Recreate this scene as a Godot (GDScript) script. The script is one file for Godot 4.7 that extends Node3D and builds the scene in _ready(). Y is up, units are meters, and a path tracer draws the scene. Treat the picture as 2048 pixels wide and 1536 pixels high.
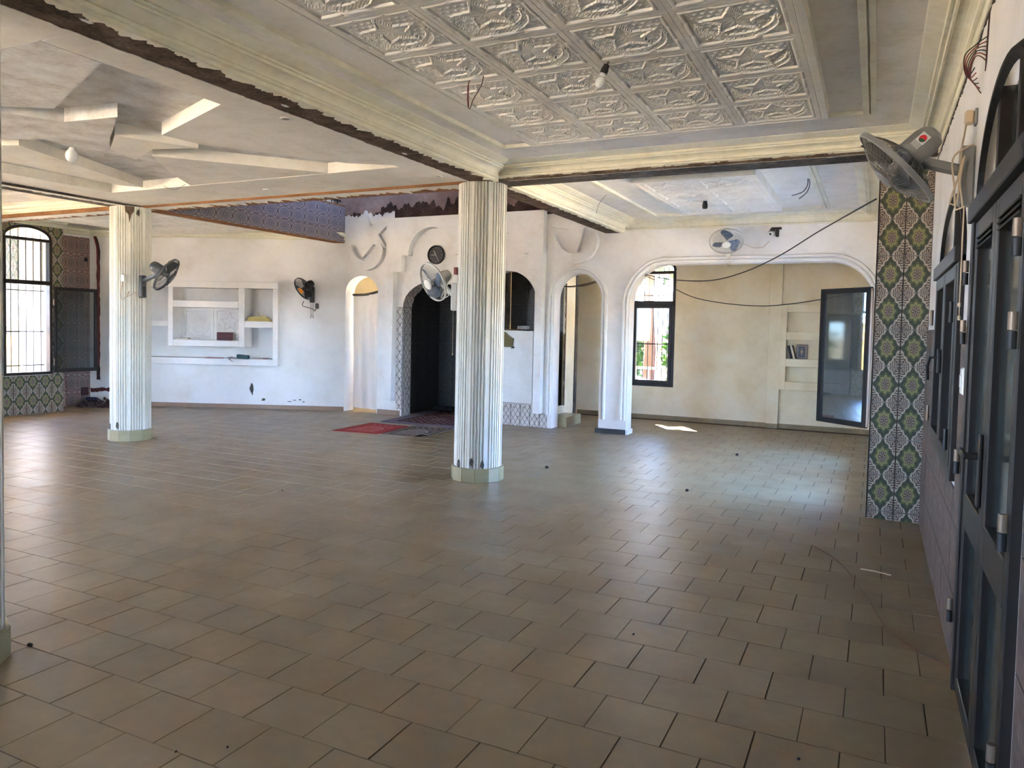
extends Node3D
# A prayer hall with fluted columns, plaster ceilings, a mihrab wall and an arcade; units are metres, the camera stands at x=0, z=0.

const ZM := -10.48     # front face of the mihrab and arcade wall
const ZB := -12.64     # back wall of the aisle behind the arcade
const XR := 0.372      # right wall, near part
const XF := -0.02      # right wall, far part
const XL := -11.74     # left wall
const XC := -12.28     # recessed corner of the left wall
const ZS := -6.888     # step between both parts of the right wall
const HB := 2.88       # underside of the beams
const GROUND := -0.35  # soil outside

var mats := {}
var meshes := {}
var rng := RandomNumberGenerator.new()
var used := {}

func _ready() -> void:
	rng.seed = 20
	# camera
	var cam := Camera3D.new()
	cam.name = "camera"
	add_child(cam)
	cam.transform = Transform3D(Basis(Vector3(0.89496481, 0.02097963, -0.44564317), Vector3(-0.03822853, 0.99882605, -0.02975069), Vector3(0.44449585, 0.04366211, 0.89471619)), Vector3(0, 1.5, 0))
	var f := 1513.886
	cam.near = 0.05
	cam.far = 200.0
	cam.projection = Camera3D.PROJECTION_FRUSTUM
	cam.size = 2.0 * 768.0 / f * cam.near
	cam.frustum_offset = Vector2(26.423, -47.215) / f * cam.near
	cam.current = true
	# sky, sun, exposure
	var we := WorldEnvironment.new()
	we.name = "world_environment"
	var env := Environment.new()
	env.background_mode = Environment.BG_SKY
	var sky := Sky.new()
	var sm := ProceduralSkyMaterial.new()
	sm.sky_top_color = Color(0.36, 0.54, 0.86)
	sm.sky_horizon_color = Color(0.74, 0.83, 0.93)
	sm.sky_curve = 0.18
	sm.ground_bottom_color = Color(0.45, 0.36, 0.28)
	sm.ground_horizon_color = Color(0.66, 0.60, 0.54)
	sm.sun_angle_max = 1.0
	sm.energy_multiplier = 1.0
	sky.sky_material = sm
	env.sky = sky
	env.background_energy_multiplier = 6.0
	env.tonemap_mode = Environment.TONE_MAPPER_LINEAR
	env.tonemap_exposure = 23.5
	env.sdfgi_enabled = true
	env.ssao_enabled = true
	env.ssil_enabled = true
	we.environment = env
	add_child(we)
	var sun := DirectionalLight3D.new()
	sun.name = "sun"
	add_child(sun)
	sun.look_at_from_position(Vector3.ZERO, Vector3(0.74, -1.0, 1.09), Vector3.UP)
	sun.light_color = Color(1.0, 0.95, 0.86)
	sun.light_energy = 16.0
	sun.light_angular_distance = 0.53
	sun.shadow_enabled = true
	sun.sky_mode = DirectionalLight3D.SKY_MODE_LIGHT_ONLY
	# the place
	make_materials()
	build_floor(cam)
	build_walls()
	build_ceilings()
	build_beams()
	build_columns()
	build_windows()
	build_shelves()
	build_fans()
	build_lamps()
	build_things()
	build_outside()

class G:
	var v := PackedVector3Array()
	var n := PackedVector3Array()
	var t := PackedVector2Array()
	func tri(a: Vector3, b: Vector3, c: Vector3, ua := Vector2.ZERO, ub := Vector2.ZERO, uc := Vector2.ZERO) -> void:
		var m := (c - a).cross(b - a).normalized()
		v.append_array([a, b, c]); n.append_array([m, m, m]); t.append_array([ua, ub, uc])
	func stri(a: Vector3, b: Vector3, c: Vector3, na: Vector3, nb: Vector3, nc: Vector3, ua := Vector2.ZERO, ub := Vector2.ZERO, uc := Vector2.ZERO) -> void:
		if (c - a).cross(b - a).dot(na + nb + nc) < 0.0:
			v.append_array([a, c, b]); n.append_array([na, nc, nb]); t.append_array([ua, uc, ub])
		else:
			v.append_array([a, b, c]); n.append_array([na, nb, nc]); t.append_array([ua, ub, uc])
	# a flat quad that faces along `out`
	func quad(a: Vector3, b: Vector3, c: Vector3, d: Vector3, out: Vector3, uv := Rect2(0, 0, 1, 1)) -> void:
		var u := [uv.position, uv.position + Vector2(uv.size.x, 0), uv.position + uv.size, uv.position + Vector2(0, uv.size.y)]
		if (c - a).cross(b - a).dot(out) >= 0.0:
			tri(a, b, c, u[0], u[1], u[2]); tri(a, c, d, u[0], u[2], u[3])
		else:
			tri(a, c, b, u[0], u[2], u[1]); tri(a, d, c, u[0], u[3], u[2])
	func box(lo: Vector3, hi: Vector3, bev := 0.0) -> void:
		obox(Transform3D(Basis(), (lo + hi) * 0.5), (hi - lo).abs(), bev)
	# a box with chamfered edges, centred on the transform
	func obox(xf: Transform3D, size: Vector3, bev := 0.0) -> void:
		var h := size * 0.5
		var b := minf(bev, minf(h.x, minf(h.y, h.z)) * 0.9)
		for ax in 3:
			var i := (ax + 1) % 3
			var j := (ax + 2) % 3
			for s: float in [-1.0, 1.0]:
				var p := []
				for k in 4:
					var q := Vector3()
					q[ax] = s * h[ax]
					q[i] = (h[i] - b) * (1.0 if k in [1, 2] else -1.0)
					q[j] = (h[j] - b) * (1.0 if k in [2, 3] else -1.0)
					p.append(xf * q)
				var o := Vector3(); o[ax] = s
				quad(p[0], p[1], p[2], p[3], xf.basis * o)
		if b <= 0.0:
			return
		for ax in 3:
			var i := (ax + 1) % 3
			var j := (ax + 2) % 3
			for si: float in [-1.0, 1.0]:
				for sj: float in [-1.0, 1.0]:
					var p := []
					for k in 4:
						var q := Vector3()
						q[ax] = (h[ax] - b) * (1.0 if k in [1, 2] else -1.0)
						q[i] = si * (h[i] if k < 2 else h[i] - b)
						q[j] = sj * (h[j] - b if k < 2 else h[j])
						p.append(xf * q)
					var o := Vector3(); o[i] = si; o[j] = sj
					quad(p[0], p[1], p[2], p[3], xf.basis * o)
		for s in 8:
			var sg := Vector3(1.0 if s & 1 else -1.0, 1.0 if s & 2 else -1.0, 1.0 if s & 4 else -1.0)
			var a := xf * (sg * Vector3(h.x, h.y - b, h.z - b))
			var c := xf * (sg * Vector3(h.x - b, h.y, h.z - b))
			var d := xf * (sg * Vector3(h.x - b, h.y - b, h.z))
			var m := (xf.basis * sg).normalized()
			if (d - a).cross(c - a).dot(m) < 0.0:
				tri(a, d, c)
			else:
				tri(a, c, d)
	# a polygon in the transform's x-y plane, drawn out along its z axis
	func prism(poly: PackedVector2Array, xf: Transform3D, depth: float) -> void:
		var ix := Geometry2D.triangulate_polygon(poly)
		var zz := xf.basis.z.normalized() * signf(depth)
		for k in range(0, ix.size(), 3):
			for e in 2:
				var p := []
				for m in 3:
					var q := poly[ix[k + m]]
					p.append(xf * Vector3(q.x, q.y, depth * e))
				var o := zz * (1.0 if e == 1 else -1.0)
				if (p[2] - p[0]).cross(p[1] - p[0]).dot(o) < 0.0:
					tri(p[0], p[2], p[1], poly[ix[k]], poly[ix[k + 2]], poly[ix[k + 1]])
				else:
					tri(p[0], p[1], p[2], poly[ix[k]], poly[ix[k + 1]], poly[ix[k + 2]])
		var area := 0.0
		for k in poly.size():
			area += poly[k].cross(poly[(k + 1) % poly.size()])
		for k in poly.size():
			var a := poly[k]
			var b := poly[(k + 1) % poly.size()]
			var o2 := Vector2((b - a).y, -(b - a).x) * signf(area)
			quad(xf * Vector3(a.x, a.y, 0), xf * Vector3(b.x, b.y, 0), xf * Vector3(b.x, b.y, depth), xf * Vector3(a.x, a.y, depth), xf.basis * Vector3(o2.x, o2.y, 0), Rect2(0, 0, (b - a).length(), depth))
	func tube(pts: Array, r: float, sides := 6, r_end := -1.0) -> void:
		var rings := []
		var last := Vector3.UP
		for k in pts.size():
			var d: Vector3 = (pts[mini(k + 1, pts.size() - 1)] - pts[maxi(k - 1, 0)]).normalized()
			var side := d.cross(last)
			if side.length() < 0.05:
				side = d.cross(Vector3(0.3, 0.2, 0.93))
			side = side.normalized()
			last = side.cross(d).normalized()
			var rr := r if r_end < 0.0 else lerpf(r, r_end, float(k) / (pts.size() - 1))
			var ring := []
			for s in sides:
				var a := TAU * s / sides
				ring.append([pts[k] + (side * cos(a) + last * sin(a)) * rr, side * cos(a) + last * sin(a)])
			rings.append(ring)
		for k in pts.size() - 1:
			for s in sides:
				var e := (s + 1) % sides
				var a = rings[k][s]; var b = rings[k][e]; var c = rings[k + 1][e]; var d = rings[k + 1][s]
				stri(a[0], b[0], c[0], a[1], b[1], c[1]); stri(a[0], c[0], d[0], a[1], c[1], d[1])
		for e: int in [0, pts.size() - 1]:
			var o: Vector3 = (pts[0] - pts[1]) if e == 0 else (pts[e] - pts[e - 1])
			for s in range(1, sides - 1):
				stri(rings[e][0][0], rings[e][s][0], rings[e][s + 1][0], o.normalized(), o.normalized(), o.normalized())
	# profile of (radius, height) turned round the transform's y axis
	func lathe(prof: Array, xf: Transform3D, seg := 24, uvs := false) -> void:
		for k in prof.size() - 1:
			var p: Vector2 = prof[k]
			var q: Vector2 = prof[k + 1]
			var e := q - p
			if e.length() < 1e-6:
				continue
			var m := Vector2(e.y, -e.x).normalized()
			for s in seg:
				var a0 := TAU * s / seg
				var a1 := TAU * (s + 1) / seg
				var d0 := Vector3(cos(a0), 0, sin(a0))
				var d1 := Vector3(cos(a1), 0, sin(a1))
				var up := Vector3.UP
				var pa := xf * (d0 * p.x + up * p.y)
				var pb := xf * (d1 * p.x + up * p.y)
				var pc := xf * (d1 * q.x + up * q.y)
				var pd := xf * (d0 * q.x + up * q.y)
				var n0 := (xf.basis * (d0 * m.x + up * m.y)).normalized()
				var n1 := (xf.basis * (d1 * m.x + up * m.y)).normalized()
				var ua := Vector2(0.5 + d0.x * 0.5, 0.5 + d0.z * 0.5) if uvs else Vector2.ZERO
				var ub := Vector2(0.5 + d1.x * 0.5, 0.5 + d1.z * 0.5) if uvs else Vector2.ZERO
				var uc := Vector2(0.5, 0.5) if uvs else Vector2.ZERO
				if p.x > 1e-6:
					stri(pa, pb, pc, n0, n1, n1, ua, ub, uc)
				if q.x > 1e-6:
					stri(pa, pc, pd, n0, n1, n0, ua, uc, uc)
	# mitred moulding round the inside of a rectangle; profile of (distance from the wall, height)
	func cornice(x0: float, x1: float, z0: float, z1: float, prof: Array) -> void:
		for k in prof.size() - 1:
			var p: Vector2 = prof[k]
			var q: Vector2 = prof[k + 1]
			var a := [Vector3(x0 + p.x, p.y, z0 + p.x), Vector3(x1 - p.x, p.y, z0 + p.x), Vector3(x1 - p.x, p.y, z1 - p.x), Vector3(x0 + p.x, p.y, z1 - p.x)]
			var b := [Vector3(x0 + q.x, q.y, z0 + q.x), Vector3(x1 - q.x, q.y, z0 + q.x), Vector3(x1 - q.x, q.y, z1 - q.x), Vector3(x0 + q.x, q.y, z1 - q.x)]
			var mid := Vector3((x0 + x1) / 2, 0, (z0 + z1) / 2)
			for s in 4:
				var e := (s + 1) % 4
				var o: Vector3 = mid - (a[s] + a[e]) * 0.5
				o.y = 0.0
				quad(a[s], a[e], b[e], b[s], o.normalized() * absf(q.y - p.y) + Vector3.DOWN * absf(q.x - p.x))
	func mesh() -> ArrayMesh:
		var arr := []
		arr.resize(Mesh.ARRAY_MAX)
		arr[Mesh.ARRAY_VERTEX] = v; arr[Mesh.ARRAY_NORMAL] = n; arr[Mesh.ARRAY_TEX_UV] = t
		var m := ArrayMesh.new()
		m.add_surface_from_arrays(Mesh.PRIMITIVE_TRIANGLES, arr)
		return m

# ---------------------------------------------------------------- nodes
func part(called: String, shape, m: Material, parent: Node, label := "") -> MeshInstance3D:
	var o := MeshInstance3D.new()
	o.name = called
	o.mesh = shape.mesh() if shape is G else shape
	o.material_override = m
	o.cast_shadow = GeometryInstance3D.SHADOW_CASTING_SETTING_ON
	parent.add_child(o, true)
	if label:
		o.set_meta("label", label)
	return o
func numbered(called: String) -> String:
	used[called] = used.get(called, 0) + 1
	return called if used[called] == 1 else "%s_%03d" % [called, used[called] - 1]
func thing(called: String, label: String, category: String, at := Vector3.ZERO, group := "") -> Node3D:
	var o := Node3D.new()
	o.name = numbered(called)
	add_child(o)
	o.position = at
	return tag(o, label, category, group)
func single(called: String, shape, m: Material, label: String, category: String, group := "") -> MeshInstance3D:
	var o := part(numbered(called), shape, m, self)
	tag(o, label, category, group)
	return o
func tag(o: Node3D, label: String, category: String, group := "") -> Node3D:
	o.set_meta("label", label)
	o.set_meta("category", category)
	if group:
		o.set_meta("group", group)
	return o
func setting(called: String, label: String, category := "wall") -> Node3D:
	var o := thing(called, label, category)
	o.set_meta("kind", "structure")
	return o
func stuff(o: Node) -> Node:
	o.set_meta("kind", "stuff")
	return o
func frame(at: Vector3, x: Vector3, y: Vector3) -> Transform3D:   # a right-handed frame
	var bx := x.normalized()
	var by := (y - bx * y.dot(bx)).normalized()
	return Transform3D(Basis(bx, by, bx.cross(by)), at)
func facing(at: Vector3, n: Vector3, up := Vector3.UP) -> Transform3D:   # y axis along n
	var y := n.normalized()
	var x := up.cross(y).normalized()
	return Transform3D(Basis(x, y, x.cross(y)), at)

# ---------------------------------------------------------------- materials
func mat(key: String, c: Color, rough := 0.8, metal := 0.0, spec := 0.5) -> StandardMaterial3D:
	if mats.has(key):
		return mats[key]
	var m := StandardMaterial3D.new()
	m.resource_name = key
	m.albedo_color = c
	m.roughness = rough
	m.metallic = metal
	m.metallic_specular = spec
	mats[key] = m
	return m
func tex_mat(key: String, img: Image, rough := 0.8, spec := 0.5, tri := 0.0, tint := Color.WHITE) -> StandardMaterial3D:
	var m := mat(key, tint, rough, 0.0, spec)
	m.albedo_texture = ImageTexture.create_from_image(img)
	if tri > 0.0:
		m.uv1_triplanar = true
		m.uv1_world_triplanar = true
		m.uv1_scale = Vector3.ONE * tri
	return m
func noise_img(w: int, h: int, seed_: int, freq: float, oct := 4) -> Image:
	var f := FastNoiseLite.new()
	f.seed = seed_
	f.noise_type = FastNoiseLite.TYPE_SIMPLEX_SMOOTH
	f.frequency = freq
	f.fractal_octaves = oct
	return f.get_seamless_image(w, h)
func blend(seed_: int, freq: float, ramp: Array, size := 512, second := 0.0, oct := 4) -> Image:   # ramp of [place, colour]
	var a := noise_img(size, size, seed_, freq, oct)
	var b := noise_img(size, size, seed_ + 7, freq * 6.0, 3)
	var g := Gradient.new()
	g.offsets = PackedFloat32Array(ramp.map(func(r): return r[0]))
	g.colors = PackedColorArray(ramp.map(func(r): return r[1]))
	var out := Image.create(size, size, true, Image.FORMAT_RGB8)
	for y in size:
		for x in size:
			var k := a.get_pixel(x, y).r * (1.0 - second) + b.get_pixel(x, y).r * second
			out.set_pixel(x, y, g.sample(k))
	out.generate_mipmaps()
	return out
func bump(m: StandardMaterial3D, seed_: int, freq: float, depth: float, size := 512) -> void:
	m.heightmap_enabled = true
	m.heightmap_scale = depth
	m.heightmap_texture = ImageTexture.create_from_image(noise_img(size, size, seed_, freq, 5))
func paint(w: int, h: int, f: Callable) -> Image:
	var out := Image.create(w, h, true, Image.FORMAT_RGB8)
	for y in h:
		for x in w:
			out.set_pixel(x, y, f.call((x + 0.5) / w, (y + 0.5) / h))
	out.generate_mipmaps()
	return out
func c3(r: float, g: float, b: float) -> Color:
	return Color(r, g, b)

func green_tile(u: float, v: float) -> Color:
	var x := (u - 0.5) * 2.0
	var y := (v - 0.5) * 2.0
	var cream := c3(0.70, 0.655, 0.595)
	var brown := c3(0.27, 0.21, 0.18)
	if absf(x) > 0.975 or absf(y) > 0.983:
		return c3(0.22, 0.17, 0.14)
	var ax := absf(x); var ay := absf(y)
	var r := sqrt(x * x + y * y); var th := atan2(y, x)
	var edge := 1.02 / pow(absf(cos(th)) + absf(sin(th)), 0.93) * (1.0 + 0.045 * cos(12.0 * th))
	var k := r / edge
	if k < 1.0:
		var star := 0.50 * (1.0 + 0.13 * cos(8.0 * th))
		var s := r / star
		if s < 0.52:
			return c3(0.74, 0.72, 0.68) if absf(sin(4.0 * th)) * 0.9 < 0.45 and r > 0.05 and fmod(r * 16.0, 1.0) > 0.45 else c3(0.33, 0.27, 0.24)
		if s < 0.66:
			return c3(0.42, 0.34, 0.28)
		if s < 0.98:
			return c3(0.50, 0.50, 0.32)
		if s < 1.12:
			return c3(0.24, 0.27, 0.19)
		if s < 1.18:
			return c3(0.45, 0.47, 0.28)
		return c3(0.205, 0.235, 0.18) if k < 0.86 else c3(0.25, 0.26, 0.22)
	if k < 1.10:
		return cream.lerp(c3(0.42, 0.39, 0.35), clampf((1.05 - k) * 8.0, 0.0, 1.0))
	# scrolls in the corners
	var p := Vector2(1.0 - ax, 1.0 - ay)
	var d := p.length(); var a := atan2(p.y, p.x)
	if absf(p.x - p.y) < 0.03 and d < 0.62:
		return brown
	if absf(fmod(d * 6.5 + absf(a - PI / 4) * 1.8, 1.0) - 0.5) < 0.24 and d < 0.72:
		return brown
	if fmod(d * 9.0, 1.0) > 0.55 and fmod(a * 7.0, 1.0) > 0.6:
		return c3(0.36, 0.3, 0.26)
	return cream
func ring_tile(u: float, v: float, base: Color, ring: Color, ink: Color) -> Color:
	var x := (u - 0.5) * 2.0
	var y := (v - 0.5) * 2.0
	if absf(x) > 0.985 or absf(y) > 0.985:
		return base.lerp(ink, 0.5)
	var r := sqrt(x * x + y * y); var th := atan2(y, x)
	if r > 0.86 and r < 0.985:
		return ring
	if r >= 0.985:
		var p := Vector2(1.0 - absf(x), 1.0 - absf(y))
		if absf(p.x - p.y) < 0.05 or absf(p.length() - 0.26) < 0.03:
			return ring
		return base.lerp(ink, 0.55) if fmod((absf(x) + absf(y)) * 9.0, 1.0) > 0.62 else base
	if r > 0.77:
		return base
	if r > 0.71:
		return ink.lerp(base, 0.3)
	if r > 0.5:
		return ink if cos(16.0 * th) > 0.1 and fmod(r * 11.0, 1.0) > 0.25 else base.lerp(ink, 0.25)
	if r > 0.44:
		return base.lerp(ink, 0.4)
	if r > 0.14:
		return ink if cos(12.0 * th) > -0.45 else base
	return base if r < 0.08 else ink
func lattice_tile(u: float, v: float) -> Color:
	var cream := c3(0.74, 0.71, 0.68)
	var line := c3(0.33, 0.25, 0.22)
	if u < 0.012 or u > 0.988 or v < 0.008 or v > 0.992:
		return c3(0.24, 0.19, 0.17)
	var a := fmod(u * 2.0 + v * 3.0 + 10.0, 1.0)
	var b := fmod(u * 2.0 - v * 3.0 + 10.0, 1.0)
	var wob := 0.03 * sin(v * 37.0) * sin(u * 23.0)
	if absf(a - 0.5 + wob) < 0.045 or absf(b - 0.5 - wob) < 0.045:
		return line
	for f in [Vector2(0.3, 0.2), Vector2(0.75, 0.62)]:
		var d := Vector2((u - f.x) * 0.2, (v - f.y) * 0.45).length()
		if d < 0.018 and cos(5.0 * atan2(v - f.y, u - f.x)) > -0.4:
			return c3(0.36, 0.22, 0.17)
	return cream
func dark_tile(u: float, v: float) -> Color:
	var x := absf(u - 0.5) * 2.0
	var y := absf(v - 0.5) * 2.0
	var g := c3(0.17, 0.162, 0.15)
	var l := c3(0.27, 0.255, 0.23)
	if x > 0.985 or y > 0.985:
		return c3(0.12, 0.11, 0.10)
	var r := sqrt(x * x + y * y)
	if absf(r - 0.86) < 0.04 or absf(maxf(x, y) - 0.5) < 0.03 or absf(x + y - 0.75) < 0.035 or (r < 0.32 and cos(8.0 * atan2(y, x)) > 0.2):
		return l
	return g
func rug(u: float, v: float, field: Color, border: Color, light: Color, ink: Color) -> Color:
	var e := minf(minf(u, 1.0 - u) * 0.65, minf(v, 1.0 - v))
	if e < 0.025:
		return border
	if e < 0.085:
		return light if fmod((u * 0.65 + v) * 34.0, 1.0) > 0.5 else border
	if e < 0.1:
		return ink
	# a niche with a stepped arch over a patterned field
	var x := absf(u - 0.5) * 2.0
	var arch := 0.62 - 0.36 * (1.0 - pow(clampf(x / 0.68, 0.0, 1.0), 1.6)) * 0.8
	if v > arch and x < 0.62 and v < 0.86:
		if absf(v - arch) < 0.03:
			return light
		var d := Vector2(x * 0.65, (v - 0.62) * 1.6).length()
		if d < 0.12:
			return ink if fmod(d * 40.0, 1.0) > 0.5 else light
		return field if sin(u * 61.0) * sin(v * 83.0) < 0.55 else light
	return field.lerp(ink, 0.4) if sin(u * 43.0 + sin(v * 31.0) * 2.0) * cos(v * 52.0) < 0.25 else light.lerp(field, 0.4)
func wood_tile(s: int) -> Image:
	var a := noise_img(128, 256, s, 0.02, 3)
	var f := FastNoiseLite.new()
	f.seed = s + 3; f.frequency = 0.02; f.fractal_octaves = 4
	return paint(128, 256, func(u: float, v: float) -> Color:
		var streak := f.get_noise_2d(u * 128.0 * 14.0, v * 256.0 * 0.55) * 0.5 + 0.5
		var k := clampf(streak * 0.75 + a.get_pixel(int(u * 127.9), int(v * 255.9)).r * 0.35 - 0.05, 0.0, 1.0)
		if u < 0.012 or u > 0.988 or v < 0.006 or v > 0.994:
			return c3(0.26, 0.23, 0.21)
		return c3(0.24, 0.19, 0.165).lerp(c3(0.62, 0.545, 0.49), pow(k, 1.7)))
func make_materials() -> void:
	var wall := tex_mat("white_plaster", blend(11, 0.006, [[0.0, c3(0.80, 0.78, 0.74)], [0.45, c3(0.86, 0.85, 0.83)], [1.0, c3(0.90, 0.89, 0.88)]], 512, 0.25), 0.75, 0.35, 0.45)
	bump(wall, 5, 0.03, 0.25)
	var cream := tex_mat("cream_plaster", blend(12, 0.006, [[0.0, c3(0.82, 0.76, 0.62)], [0.5, c3(0.87, 0.82, 0.70)], [1.0, c3(0.89, 0.86, 0.77)]], 512, 0.2), 0.75, 0.35, 0.45)
	bump(cream, 5, 0.03, 0.25)
	var ceil_ := tex_mat("ceiling_plaster", blend(13, 0.008, [[0.0, c3(0.80, 0.77, 0.70)], [0.4, c3(0.87, 0.845, 0.79)], [1.0, c3(0.92, 0.90, 0.86)]], 512, 0.35), 0.8, 0.3, 0.6)
	bump(ceil_, 6, 0.02, 0.3)
	tex_mat("streaked_plaster", blend(14, 0.012, [[0.0, c3(0.66, 0.63, 0.58)], [0.4, c3(0.80, 0.78, 0.74)], [0.65, c3(0.85, 0.84, 0.81)], [1.0, c3(0.93, 0.92, 0.90)]], 512, 0.3, 5), 0.8, 0.3, 0.55)
	tex_mat("moulding_plaster", blend(15, 0.01, [[0.0, c3(0.80, 0.77, 0.67)], [0.5, c3(0.87, 0.85, 0.76)], [1.0, c3(0.91, 0.90, 0.83)]], 256, 0.4), 0.7, 0.35, 0.8)
	var col := tex_mat("column_plaster", blend(16, 0.014, [[0.0, c3(0.78, 0.755, 0.69)], [0.22, c3(0.85, 0.835, 0.78)], [0.6, c3(0.88, 0.87, 0.825)], [1.0, c3(0.91, 0.90, 0.86)]], 512, 0.25), 0.8, 0.3, 0.5)
	col.uv1_scale = Vector3(0.45, 0.3, 0.45)
	var raw := tex_mat("bare_concrete", blend(17, 0.012, [[0.0, c3(0.20, 0.16, 0.13)], [0.45, c3(0.34, 0.29, 0.245)], [0.75, c3(0.44, 0.38, 0.33)], [1.0, c3(0.60, 0.55, 0.50)]], 512, 0.4, 5), 0.95, 0.2, 0.7)
	bump(raw, 8, 0.03, 1.0)
	var rawg := tex_mat("bare_grey_concrete", blend(18, 0.012, [[0.0, c3(0.22, 0.20, 0.18)], [0.5, c3(0.35, 0.33, 0.30)], [1.0, c3(0.5, 0.47, 0.43)]], 256, 0.4, 5), 0.95, 0.2, 0.7)
	bump(rawg, 9, 0.03, 1.0)
	var dark := tex_mat("dark_brown_render", blend(19, 0.01, [[0.0, c3(0.16, 0.12, 0.115)], [0.5, c3(0.28, 0.22, 0.205)], [1.0, c3(0.42, 0.34, 0.32)]], 512, 0.4, 5), 0.95, 0.2, 0.6)
	bump(dark, 10, 0.03, 1.2)
	tex_mat("pink_render", blend(20, 0.01, [[0.0, c3(0.46, 0.37, 0.35)], [0.5, c3(0.58, 0.49, 0.46)], [1.0, c3(0.68, 0.60, 0.57)]], 256, 0.3, 4), 0.95, 0.2, 0.5)
	tex_mat("orange_render", blend(21, 0.02, [[0.0, c3(0.42, 0.28, 0.18)], [1.0, c3(0.62, 0.46, 0.32)]], 128, 0.3, 4), 0.95, 0.2, 0.9)
	var fl := blend(22, 0.01, [[0.0, c3(0.45, 0.375, 0.255)], [0.35, c3(0.485, 0.405, 0.28)], [0.6, c3(0.51, 0.43, 0.30)], [1.0, c3(0.56, 0.48, 0.35)]], 512, 0.3, 5)
	var rgh := blend(23, 0.012, [[0.0, c3(0.34, 0.34, 0.34)], [0.5, c3(0.38, 0.38, 0.38)], [1.0, c3(0.46, 0.46, 0.46)]], 512, 0.3, 5)
	for k in 4:
		var m := tex_mat("floor_tile_%d" % k, fl, 1.0, 0.5, 0.37, [c3(1, 1, 1), c3(0.96, 0.955, 0.95), c3(0.985, 0.965, 0.935), c3(1.0, 0.985, 0.99)][k])
		m.roughness_texture = ImageTexture.create_from_image(rgh)
	mat("grout", c3(0.28, 0.22, 0.155), 0.95)
	tex_mat("skirting_tile", blend(24, 0.02, [[0.0, c3(0.50, 0.40, 0.31)], [1.0, c3(0.60, 0.49, 0.39)]], 128, 0.3), 0.4, 0.5, 0.9)
	tex_mat("olive_tile", blend(25, 0.02, [[0.0, c3(0.55, 0.51, 0.37)], [1.0, c3(0.66, 0.62, 0.47)]], 128, 0.3), 0.35, 0.5, 0.9)
	tex_mat("olive_skirting", blend(26, 0.03, [[0.0, c3(0.44, 0.38, 0.26)], [0.75, c3(0.55, 0.48, 0.34)], [1.0, c3(0.70, 0.66, 0.55)]], 128, 0.4), 0.5, 0.5, 0.9)
	mat("black_tile", c3(0.035, 0.032, 0.03), 0.3)
	tex_mat("green_tile", paint(200, 300, green_tile), 0.28, 0.5)
	tex_mat("blue_tile", paint(240, 160, func(u, v): return ring_tile(u, v, c3(0.62, 0.60, 0.62), c3(0.28, 0.23, 0.24), c3(0.17, 0.18, 0.26))), 0.3, 0.5)
	tex_mat("brown_ring_tile", paint(160, 240, func(u, v): return ring_tile(u, v, c3(0.63, 0.55, 0.51), c3(0.38, 0.23, 0.20), c3(0.25, 0.21, 0.215))), 0.35, 0.5)
	tex_mat("lattice_tile", paint(128, 288, lattice_tile), 0.35, 0.5)
	tex_mat("dark_tile", paint(128, 128, dark_tile), 0.35, 0.5)
	for k in 3:
		tex_mat("wood_tile_%d" % k, wood_tile(40 + k), 0.55, 0.4)
	mat("frame_brown", c3(0.13, 0.108, 0.09), 0.42, 0.0, 0.38)
	mat("frame_dark", c3(0.08, 0.07, 0.062), 0.5, 0.0, 0.3)
	mat("bright_metal", c3(0.50, 0.43, 0.36), 0.4, 0.5)
	mat("black_plastic", c3(0.02, 0.02, 0.02), 0.5)
	mat("iron_bar", c3(0.10, 0.09, 0.085), 0.6, 0.2)
	mat("grey_plastic", c3(0.47, 0.47, 0.45), 0.45)
	mat("slate_plastic", c3(0.28, 0.29, 0.29), 0.42)
	mat("white_plastic", c3(0.85, 0.84, 0.80), 0.4)
	mat("blue_plastic", c3(0.22, 0.31, 0.42), 0.35)
	mat("charcoal_plastic", c3(0.09, 0.09, 0.085), 0.4)
	mat("orange_plastic", c3(0.85, 0.52, 0.10), 0.4)
	mat("grey_wire", c3(0.42, 0.41, 0.39), 0.4, 0.4)
	mat("dark_wire", c3(0.13, 0.13, 0.125), 0.45, 0.3)
	mat("pale_wire", c3(0.72, 0.72, 0.68), 0.4, 0.2)
	mat("cable_black", c3(0.06, 0.05, 0.045), 0.6)
	mat("cable_cream", c3(0.72, 0.64, 0.52), 0.5)
	mat("cable_brown", c3(0.32, 0.14, 0.08), 0.5)
	mat("cable_red", c3(0.45, 0.06, 0.05), 0.5)
	var g := mat("clear_pane", Color(0.9, 0.95, 0.93, 0.06), 0.02)
	g.transparency = BaseMaterial3D.TRANSPARENCY_ALPHA
	var rg := mat("mirror_pane", Color(0.58, 0.63, 0.63, 0.2), 0.02, 0.9)
	rg.transparency = BaseMaterial3D.TRANSPARENCY_ALPHA
	var dg := mat("tinted_pane", Color(0.16, 0.19, 0.185, 0.5), 0.05, 0.3)
	dg.transparency = BaseMaterial3D.TRANSPARENCY_ALPHA
	tex_mat("textured_pane", blend(27, 0.03, [[0.0, c3(0.10, 0.12, 0.11)], [0.5, c3(0.20, 0.23, 0.215)], [1.0, c3(0.36, 0.39, 0.36)]], 256, 0.5, 4), 0.12, 0.6, 2.0)
	var sp := mat("smoked_pane", Color(0.05, 0.055, 0.05, 0.82), 0.03)
	sp.transparency = BaseMaterial3D.TRANSPARENCY_ALPHA
	var dp := mat("dusty_pane", Color(0.55, 0.55, 0.50, 0.55), 0.2)
	dp.transparency = BaseMaterial3D.TRANSPARENCY_ALPHA
	mat("bulb_glass", c3(0.88, 0.88, 0.86), 0.25)
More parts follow.
